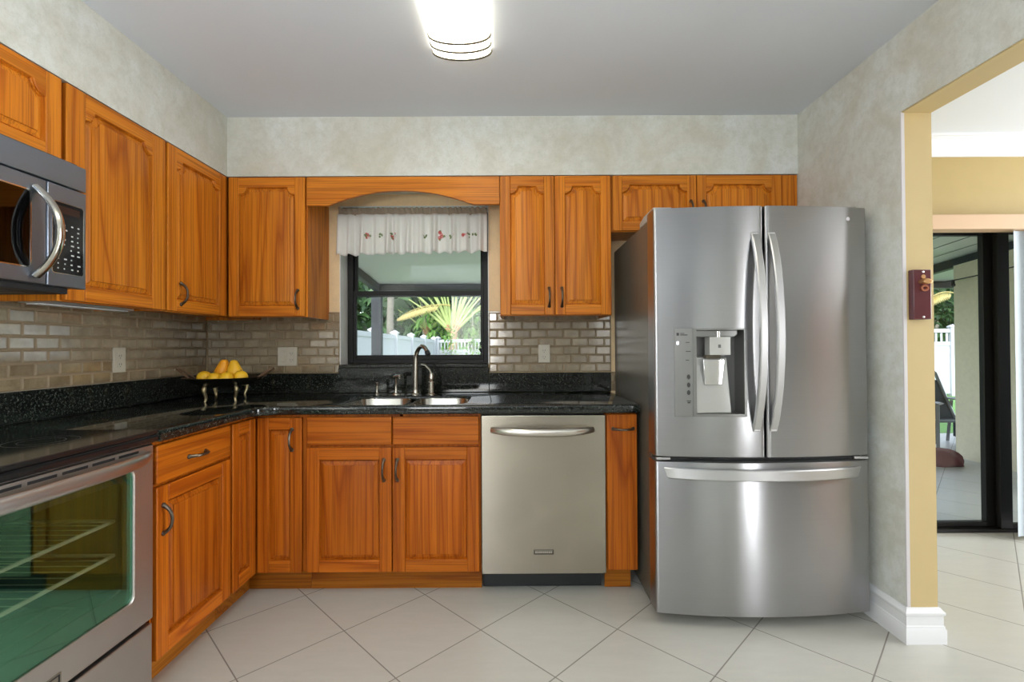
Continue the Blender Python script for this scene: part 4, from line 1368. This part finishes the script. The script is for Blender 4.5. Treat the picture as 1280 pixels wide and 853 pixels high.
# vertical blinds and their valance
t = thing('vertical_blind', (3.7, YW - .06, .03), 'pale vertical blind drawn aside at the right of the sliding door', 'blind')
b = MB(); b.box(2.0, 5.0, YW - .095, YW - .002, 1.868, 1.957, 0); b.build('blind_valance', plain('valance_peach', (.50, .335, .20), .5), t, bevel=.003)
SL = fabric('blind_vinyl', (.52, .58, .63), .2)
b = MB()
for k in range(9):
    xk = 3.060 + k * .079
    pts = [(-.042, -.008), (-.02, 0), (.02, 0), (.042, -.008)]
    a = radians(9)
    ring = [(xk + p[0] * cos(a) - p[1] * sin(a), YW - .050 + p[0] * sin(a) + p[1] * cos(a)) for p in pts]
    ring += [(x, y + .0012) for x, y in reversed(ring)]
    b.prism(ring, .03, 1.866, 'z')
b.build('vane', SL, t)['kind'] = 'stuff'

# ------------------------------------------------------------------ patio outside
ZP = -.02
b = MB(); b.box(-2.2, 7.6, YD + .002, 6.4, -.14, ZP); struct(b.build('patio_floor', PFLOOR, origin=(0, 0, ZP)))
b = MB(); b.box(-40, 45, 6.4, 60, -.16, -.06); LAWN = plain('lawn_green', (.10, .22, .045), .9, mottle=.4, mscale=3); struct(b.build('ground', LAWN))
# sloping insulated roof of the patio
PX0, PX1, PY1 = -1.80, 7.45, 6.25
zr = lambda y: 2.30 - (y - YD) * .095
b = MB(); b.prism([(YD + .003, zr(YD)), (PY1, zr(PY1)), (PY1, zr(PY1) + .08), (YD + .003, zr(YD) + .08)], PX0, PX1, 'x', 0)
struct(b.build('patio_ceiling', ROOFW))
t = thing('pergola', (PX0, PY1, ZP), 'dark bronze metal pergola carrying the patio roof outside the window', 'pergola')
zb_ = zr(PY1)
b = MB(); b.box(PX0, PX1, PY1 - .05, PY1 + .05, zb_ - .085, zb_ - .001); b.build('front_beam', POSTM, t, bevel=.003)
for x in (PX0 + .05, 4.82, PX1 - .05):
    b = MB(); b.prism([(YD + .01, zr(YD) - .095), (PY1 - .051, zr(PY1) - .095), (PY1 - .051, zr(PY1) - .002), (YD + .01, zr(YD) - .002)], x - .035, x + .035, 'x'); b.build('side_beam', POSTM, t, bevel=.003)
for x, w in ((PX0 + .035, .065), (2.2, .04), (PX1 - .035, .035)):
    b = MB(); b.box(x - w, x + w, PY1 - .045, PY1 + .045, ZP, zb_ - .086); b.build('post', POSTM, t, bevel=.003)
for k in range(5):
    x = 3.75 + .28 * k - .35
    b = MB(); b.prism([(YD + .01, zr(YD) - .004), (PY1 - .06, zr(PY1) - .004), (PY1 - .06, zr(PY1) - .0005), (YD + .01, zr(YD) - .0005)], x - .006, x + .006, 'x'); b.build('panel_seam', plain('seam_grey', (.30, .31, .30), .6), t)
# stuccoed side wall of the patio
b = MB(); b.prism([(YD + .012, ZP + .0005), (5.06, ZP + .0005), (5.06, zr(5.06) - .098), (YD + .012, zr(YD + .012) - .098)], 4.72, 4.92, 'x'); o = b.build('patio_side_wall', STUCCO); struct(o)
# patio chair
ch = thing('patio_chair', (5.12, 5.62, ZP), 'grey aluminium patio armchair half hidden behind the stucco wall', 'chair')
ALU = plain('grey_aluminium', (.20, .21, .22), .4, .4); MESHF = plain('grey_sling', (.05, .055, .06), .9, 0, .05)
cx0, cx1, cyf, cyb = 4.80, 5.42, 5.36, 5.92


def bar(b, p, q, w=.022): b.tube([p, q], w, 4)


for x in (cx0, cx1):
    b = MB(); bar(b, (x, cyf, ZP), (x, cyf, .50)); b.build('leg', ALU, ch)
    b = MB(); bar(b, (x, cyb, ZP), (x, cyb - .06, .49)); b.build('leg', ALU, ch)
    b = MB(); b.tube([(x, cyf - .04, .515), (x, cyf + .25, .522), (x, cyb - .02, .51)], [.026] * 3, 4, 0, sq=(.6, 1.6)); b.build('armrest', ALU, ch)
    b = MB(); bar(b, (x, cyf + .02, .30), (x, cyb - .06, .30), .015); b.box(x - .004, x + .004, cyf + .02, cyb - .08, .05, .29); b.build('side_panel', MESHF, ch)
b = MB()
for x in (cx0 + .03, cx1 - .03): b.tube([(x, cyf + .02, .31), (x, cyb - .14, .27), (x, cyb - .02, .50), (x, cyb + .10, .76), (x, cyb + .13, .82)], .02, 6)
bar(b, (cx0 + .03, cyf + .02, .31), (cx1 - .03, cyf + .02, .31), .018); bar(b, (cx0 + .03, cyb + .13, .82), (cx1 - .03, cyb + .13, .82), .02)
b.build('seat_frame', ALU, ch)
b = MB(); b.loft([[(cx0 + .045, y, z), (cx1 - .045, y, z), (cx1 - .045, y + .006, z + .006), (cx0 + .045, y + .006, z + .006)] for y, z in ((cyf + .03, .312), (cyb - .14, .275), (cyb - .02, .49), (cyb + .09, .72))]); b.build('sling', MESHF, ch)
# burgundy sack
b = MB(); rng = random.Random(5); rings = []
for j in range(10):
    u = j / 9; row = []
    for i in range(22):
        a = 2 * pi * i / 22
        rr_ = (1 - u ** 2.2) ** .5 if u < 1 else .02
        w = 1 + .10 * sin(3 * a + 1) + .08 * sin(5 * a + 4 * u) + rng.uniform(-.03, .03)
        row.append((4.30 + .20 * max(rr_, .03) * w * cos(a) - .03 * u, 4.76 + .13 * max(rr_, .03) * w * sin(a), ZP + .002 + .165 * u ** .8 + .012 * sin(4 * a) * u * (1 - u)))
    rings.append(row)
b.loft(rings)
sk = b.build('floor_cushion', plain('burgundy_cloth', (.105, .020, .026), .75, mottle=.3, mscale=12), angle=80)
tag(sk, 'slumped burgundy cushion lying on the patio floor by the stucco wall', 'cushion')
# string of patio bulbs
t = thing('string_lights', (4.60, 3.9, 1.9), 'dark wire with small bulbs strung along the patio side wall', 'string lights')
b = MB(); pts = []
for k in range(21):
    s_ = k / 20; pts.append((4.66 - .15 * s_, 4.3 + 1.85 * s_, 1.905 - .07 * sin(pi * s_) + .01 * s_))
b.tube(pts, .006, 6); b.build('wire', BLACKM, t)
BUL = plain('dark_bulb', (.03, .03, .03), .2)
for k in (3, 7, 10, 12, 14, 16, 18):
    p = pts[k]; b = MB(); b.lathe([(.004, p[2]), (.016, p[2] - .006), (.016, p[2] - .03), (.022, p[2] - .045), (.018, p[2] - .062), (.004, p[2] - .070)], (p[0], p[1]), 10, cap0=True, cap1=True); b.build('bulb', BUL, t)


# ------------------------------------------------------------------ white fence
def fence(name, A, B, h0, h1, n, label, pickets=False):
    A = Vector((*A, -.06)); B = Vector((*B, -.06))
    t = thing(name, A, label, 'fence', 'white vinyl fences')
    d = (B - A); L = d.length; u = d.normalized(); nrm = Vector((-u.y, u.x, 0))

    def xf(lx, ly, lz):
        p = A + u * lx + nrm * ly; return (p.x, p.y, -.06 + lz)
    for k in range(n):
        xa, xb = L * k / n + .065, L * (k + 1) / n - .065
        ha = h0 + (h1 - h0) * (k / n); hb = h0 + (h1 - h0) * ((k + 1) / n)
        b = MB(xf)

        def slab(za, zb, y):
            b.add([(xa, -y, za(0)), (xb, -y, za(1)), (xb, y, za(1)), (xa, y, za(0)), (xa, -y, zb(0)), (xb, -y, zb(1)), (xb, y, zb(1)), (xa, y, zb(0))], [(0, 3, 2, 1), (4, 5, 6, 7), (0, 1, 5, 4), (1, 2, 6, 5), (2, 3, 7, 6), (3, 0, 4, 7)])
        top = lambda q, o=0: ha + (hb - ha) * q + o
        slab(lambda q: top(q, -.09), lambda q: top(q), .028)
        if pickets:
            slab(lambda q: top(q, -.40), lambda q: top(q, -.31), .028); slab(lambda q: .05, lambda q: top(q, -.40), .012)
            m_ = int((xb - xa) / .105)
            for i in range(m_):
                x = xa + (i + .5) * (xb - xa) / m_; b.box(x - .019, x + .019, -.01, .01, top(.5) - .31, top(.5) - .09)
        else:
            zs = [.05 + i * (min(ha, hb) - .14) / 6 for i in range(7)]
            for i in range(6): b.box(xa, xb, -.014, .014, zs[i] + .006, zs[i + 1] - .006)
            slab(lambda q: .05, lambda q: top(q, -.08), .011)
        b.build('fence_panel', VINYL, t)
    for k in range(n + 1):
        x = L * k / n; h = h0 + (h1 - h0) * (k / n) + .03
        b = MB(xf); b.box(x - .064, x + .064, -.064, .064, 0, h)
        b.add([(x - .08, -.08, h), (x + .08, -.08, h), (x + .08, .08, h), (x - .08, .08, h), (x - .08, -.08, h + .025), (x + .08, -.08, h + .025), (x + .08, .08, h + .025), (x - .08, .08, h + .025), (x, 0, h + .075)],
              [(0, 3, 2, 1), (0, 1, 5, 4), (1, 2, 6, 5), (2, 3, 7, 6), (3, 0, 4, 7), (4, 5, 8), (5, 6, 8), (6, 7, 8), (7, 4, 8)])
        b.build('post', VINYL, t)
    return t


fence('vinyl_fence', (-2.55, 7.2), (-2.35, 14.4), 1.52, 1.44, 5, 'solid white vinyl fence receding along the left outside the window')
fence('vinyl_fence', (-2.25, 14.5), (10.5, 11.3), 1.44, 1.60, 6, 'white vinyl fence with a picket top at the back of the yard', True)


# ------------------------------------------------------------------ planting beyond the fence
def leaf(b, c, d, up, L, W, mi=0, fold=.25):
    d = Vector(d).normalized(); up = Vector(up); s_ = d.cross(up)
    s_ = s_.normalized() if s_.length > 1e-4 else Vector((1, 0, 0)); nn = s_.cross(d)
    c = Vector(c)
    m1 = c + d * L * .45; e = c + d * L - nn * L * .12
    b.add([tuple(c), tuple(m1 + s_ * W / 2 + nn * W * fold), tuple(e), tuple(m1 - s_ * W / 2 + nn * W * fold), tuple(m1)], [(0, 1, 4), (1, 2, 4), (2, 3, 4), (3, 0, 4)], mi)


GREENS = [leafy('leaf_deep_green', (.020, .055, .018), (.065, .14, .038)), leafy('leaf_mid_green', (.045, .11, .03), (.12, .22, .06)), leafy('leaf_fresh_green', (.10, .26, .05), (.26, .42, .10))]
BARK = plain('grey_bark', (.30, .27, .22), .9, mottle=.3, mscale=6)


TREES = []


def leafy_tree(c, rx, ry, rz, n, L, g, label, seed, trunk=.12, cat='tree', name='broadleaf_tree'):
    rng = random.Random(seed)
    t = thing(name, (c[0], c[1], -.06), label, cat, 'trees behind the fence'); TREES.append(t)
    b = MB()
    cl = [(rng.uniform(-.75, .75), rng.uniform(-.6, .6), rng.uniform(-.8, .8), rng.uniform(.28, .5)) for _ in range(16)]
    for i in range(n):
        q = rng.choice(cl)
        v = Vector((rng.gauss(0, 1), rng.gauss(0, 1), rng.gauss(0, 1))).normalized() * (q[3] * rng.uniform(.7, 1.05))
        p = (c[0] + rx * (q[0] + v.x), c[1] + ry * (q[1] + v.y), max(.05, c[2] + rz * (q[2] + v.z)))
        leaf(b, p, (v.x + rng.uniform(-.5, .5), v.y - .3 + rng.uniform(-.5, .5), v.z * .4 - .35 + rng.uniform(-.4, .3)), (rng.uniform(-.4, .4), rng.uniform(-.4, .4), 1), L * rng.uniform(.6, 1.3), L * .42 * rng.uniform(.7, 1.2))
    b.build('crown', GREENS[g], t, fix=False, angle=60)
    b = MB(); b.tube([(c[0], c[1], -.06), (c[0] + .05, c[1], c[2] * .5), (c[0] - .04, c[1], c[2])], [trunk, trunk * .85, trunk * .6], 10); b.build('trunk', BARK, t)


TR = [
    ((-5.6, 16.5, 2.2), 2.6, 1.6, 2.4, 900, .42, 0, 'dark broadleaf tree beyond the left end of the fence'),
    ((-3.4, 18.5, 3.0), 2.0, 1.5, 3.0, 1000, .40, 1, 'mid green tree seen beside the patio post through the window'),
    ((-1.6, 19.5, 2.6), 2.0, 1.4, 2.8, 1000, .34, 0, 'dark leafy tree behind the back fence, left of the fan palm'),
    ((-2.2, 16.6, 1.6), 1.0, .6, 1.3, 500, .36, 2, 'bright green bush peeking over the fence left of the fan palm'),
    ((.6, 20.5, 3.0), 2.4, 1.4, 3.2, 1000, .40, 0, 'dark broadleaf tree behind the fan palm'),
    ((3.6, 19.5, 3.0), 2.2, 1.5, 3.2, 900, .42, 1, 'mid green tree behind the fence, right of the fan palm'),
    ((8.0, 17.0, 3.0), 2.2, 1.5, 3.2, 700, .45, 0, 'dark tree behind the stucco patio wall'),
    ((15.6, 17.5, 3.0), 2.4, 1.6, 3.4, 1500, .34, 0, 'deep green tree seen through the sliding door above the fence'),
    ((20.0, 21.0, 3.5), 3.0, 2.0, 4.0, 1000, .45, 0, 'dark tree far right beyond the sliding door'),
    ((12.9, 14.4, 1.9), 1.0, .8, 1.4, 900, .30, 0, 'leafy shrub rising over the fence seen through the sliding door')]
for i, (c, rx, ry, rz, n, L, g, lab) in enumerate(TR): leafy_tree(c, rx, ry, rz, n, L, g, lab, 20 + i)
# tall wall of shade trees far behind everything
b = MB(); rng = random.Random(99)
for i in range(5200):
    p = (rng.uniform(-16, 30), rng.uniform(23, 26), rng.uniform(0, 9.5))
    leaf(b, p, (rng.uniform(-1, 1), rng.uniform(-1, .2), rng.uniform(-1, .4)), (rng.uniform(-.4, .4), -.3, 1), rng.uniform(.6, 1.2), rng.uniform(.35, .6))
for i in range(2600):
    p = (rng.uniform(-18, 32), rng.uniform(26.2, 28), rng.uniform(0, 10))
    leaf(b, p, (rng.uniform(-1, 1), rng.uniform(-.3, .1), rng.uniform(-1, .4)), (rng.uniform(-.3, .3), -1, .4), rng.uniform(1.6, 2.4), rng.uniform(.9, 1.3))
tag(b.build('hedge_row', GREENS[0], fix=False, angle=60), 'dense dark tree belt closing the view far behind the yard', 'trees', kind='stuff')
# bare grey palm trunk
t = thing('bare_palm', (-3.95, 15.6, -.06), 'slim grey palm trunk rising behind the fence beside the patio post', 'palm', 'trees behind the fence')
b = MB(); b.tube([(-3.95, 15.6, -.06), (-3.98, 15.6, 2), (-3.9, 15.6, 4.6)], [.13, .115, .10], 12)
for k in range(24): b.lathe([(.126, .2 + k * .17), (.132, .21 + k * .17), (.126, .22 + k * .17)], (-3.955, 15.6), 12)
b.build('trunk', plain('palm_bark', (.17, .15, .125), .85, mottle=.2, mscale=8), t)


def strip_blade(b, base, direction, L, W, droop, n=9, mi=0, split=0, side=None, rng=random):
    """long leaf blade lofted along a drooping midrib"""
    d = Vector(direction).normalized(); p = Vector(base); s_ = (side or d.cross(Vector((0, 0, 1)))).normalized()
    rows = []
    for k in range(n + 1):
        u = k / n; w = W * (sin(pi * min(1, u * .92 + .06)) ** .6)
        nn = s_.cross(d)
        rows.append([tuple(p + s_ * w / 2 + nn * w * .15), tuple(p), tuple(p - s_ * w / 2 + nn * w * .15)])
        p = p + d * L / n; d = (d + Vector((0, 0, -droop / n))).normalized()
    b.loft(rows, mi, False, False, closed=False)


PET = leafy('petiole_yellow_green', (.36, .44, .14), (.50, .56, .22), .2)
PETB = plain('petiole_brown', (.34, .19, .10), .8, mottle=.3, mscale=10)


BUILT = []


def fan_palm(c, s_, label, seed, n=17, g=1):
    rng = random.Random(seed)
    t = thing('fan_palm', (c[0], c[1], -.06), label, 'palm', 'fan palms')
    b = MB(); b.tube([(c[0], c[1], -.06), (c[0], c[1], c[2] * .6), (c[0], c[1], c[2])], [.16 * s_, .15 * s_, .17 * s_], 12)
    b.build('trunk', PETB, t)
    bp, bl = MB(), MB()
    for k in range(n):
        a = radians(-48 + 96 * k / (n - 1) + rng.uniform(-3, 3)); y_ = .12 * (1 if k % 2 else -1) * s_
        base = Vector((c[0] + .16 * s_ * sin(a), c[1] + y_ * .3, c[2] + .02))
        d = Vector((sin(a), .10 * (1 if k % 2 else -1), cos(a)))
        L = s_ * rng.uniform(1.5, 1.9); e = base + d * L + Vector((.12 * sin(a) * s_, 0, -.05 * abs(sin(a)) * s_))
        bp.tube([base, base + d * L * .25, base + d * L * .6, e], [.085 * s_, .055 * s_, .032 * s_, .020 * s_], 6, 0, sq=(1, .6))
        strip_blade(bl, e, (e - base) + Vector((0, 0, -.1)), s_ * rng.uniform(1.3, 1.7), .42 * s_, .9, 9, 0, side=Vector((cos(a), .3, -sin(a))))
    for k in range(9):
        a = radians(rng.uniform(-75, 75)); bp.tube([(c[0], c[1] - .1, c[2] - .15), (c[0] + .3 * s_ * sin(a), c[1] - .12, c[2] + .25 * s_ * cos(a))], [.07 * s_, .02 * s_], 5, 1)
    BUILT.append(t)
    bp.build('leaf_stalks', [PET, PETB], t, fix=True); bl.build('leaf_blades', GREENS[g], t, fix=False, angle=70)


fan_palm((-2.0, 16.2, 1.72), .95, 'large yellow green fan palm in the middle of the window', 3, 19)
fan_palm((-3.05, 17.2, 1.75), .62, 'smaller olive fan palm left of the large one', 8, 11, 0)
FP1 = BUILT[0]


def frond(parent, base, direction, L, droop, m):
    d = Vector(direction).normalized(); p = Vector(base); b = MB(); pts = []
    for k in range(15):
        pts.append(tuple(p)); s_ = d.cross(Vector((0, 0, 1))).normalized()
        if k > 2:
            for sg in (-1, 1):
                for h in (0, .5):
                    q = p + d * (L / 14 * h); w = .36 * sin(pi * min(1, (k + h) / 15)) ** .6 + .04
                    leaf(b, q, s_ * sg * .35 + d * .55 + Vector((0, 0, -.75)), s_ * sg + Vector((0, 0, .2)), w, .045)
        p = p + d * L / 14; d = (d + Vector((0, 0, -droop / 14))).normalized()
    b.tube(pts, [.025 - .0015 * k for k in range(15)], 6)
    b.build('yellow_frond', m, parent, fix=False, angle=60)


YEL = leafy('frond_yellow', (.50, .38, .12), (.62, .52, .20), .3)
frond(FP1, (-2.05, 16.0, 2.55), (-1, -.1, .12), 1.75, .75, YEL)
frond(TREES[9], (13.0, 13.8, 2.6), (-.8, -.2, .25), 1.5, 1.2, YEL)
# vines hanging on the back fence
for i, (x, lab) in enumerate(((-2.35 + .55, 'thin green vine climbing the picket fence, left of two'), (-1.15, 'thin green vine climbing the picket fence, right of two'))):
    t = thing('climbing_vine', (x, 14.1, -.06), lab, 'vine', 'vines on the fence'); rng = random.Random(40 + i); b = MB()
    yv_ = 14.5 - (x + 2.25) * .251 - .20
    for k in range(170):
        z = rng.uniform(.5, 1.75); w = .16 * (1.1 - abs(z - 1.0))
        leaf(b, (x + rng.gauss(0, max(w, .04)), yv_ + rng.uniform(-.06, .02), z), (rng.uniform(-1, 1), -.6, rng.uniform(-1, .5)), (0, -.5, 1), rng.uniform(.07, .14), .06)
    b.build('leaves', GREENS[2], t, fix=False, angle=60)
    b = MB(); b.tube([(x, yv_, -.06), (x + .03, yv_, .8), (x - .02, yv_, 1.5), (x + .02, yv_, 2.2)], .012, 6); b.build('stem', BARK, t)
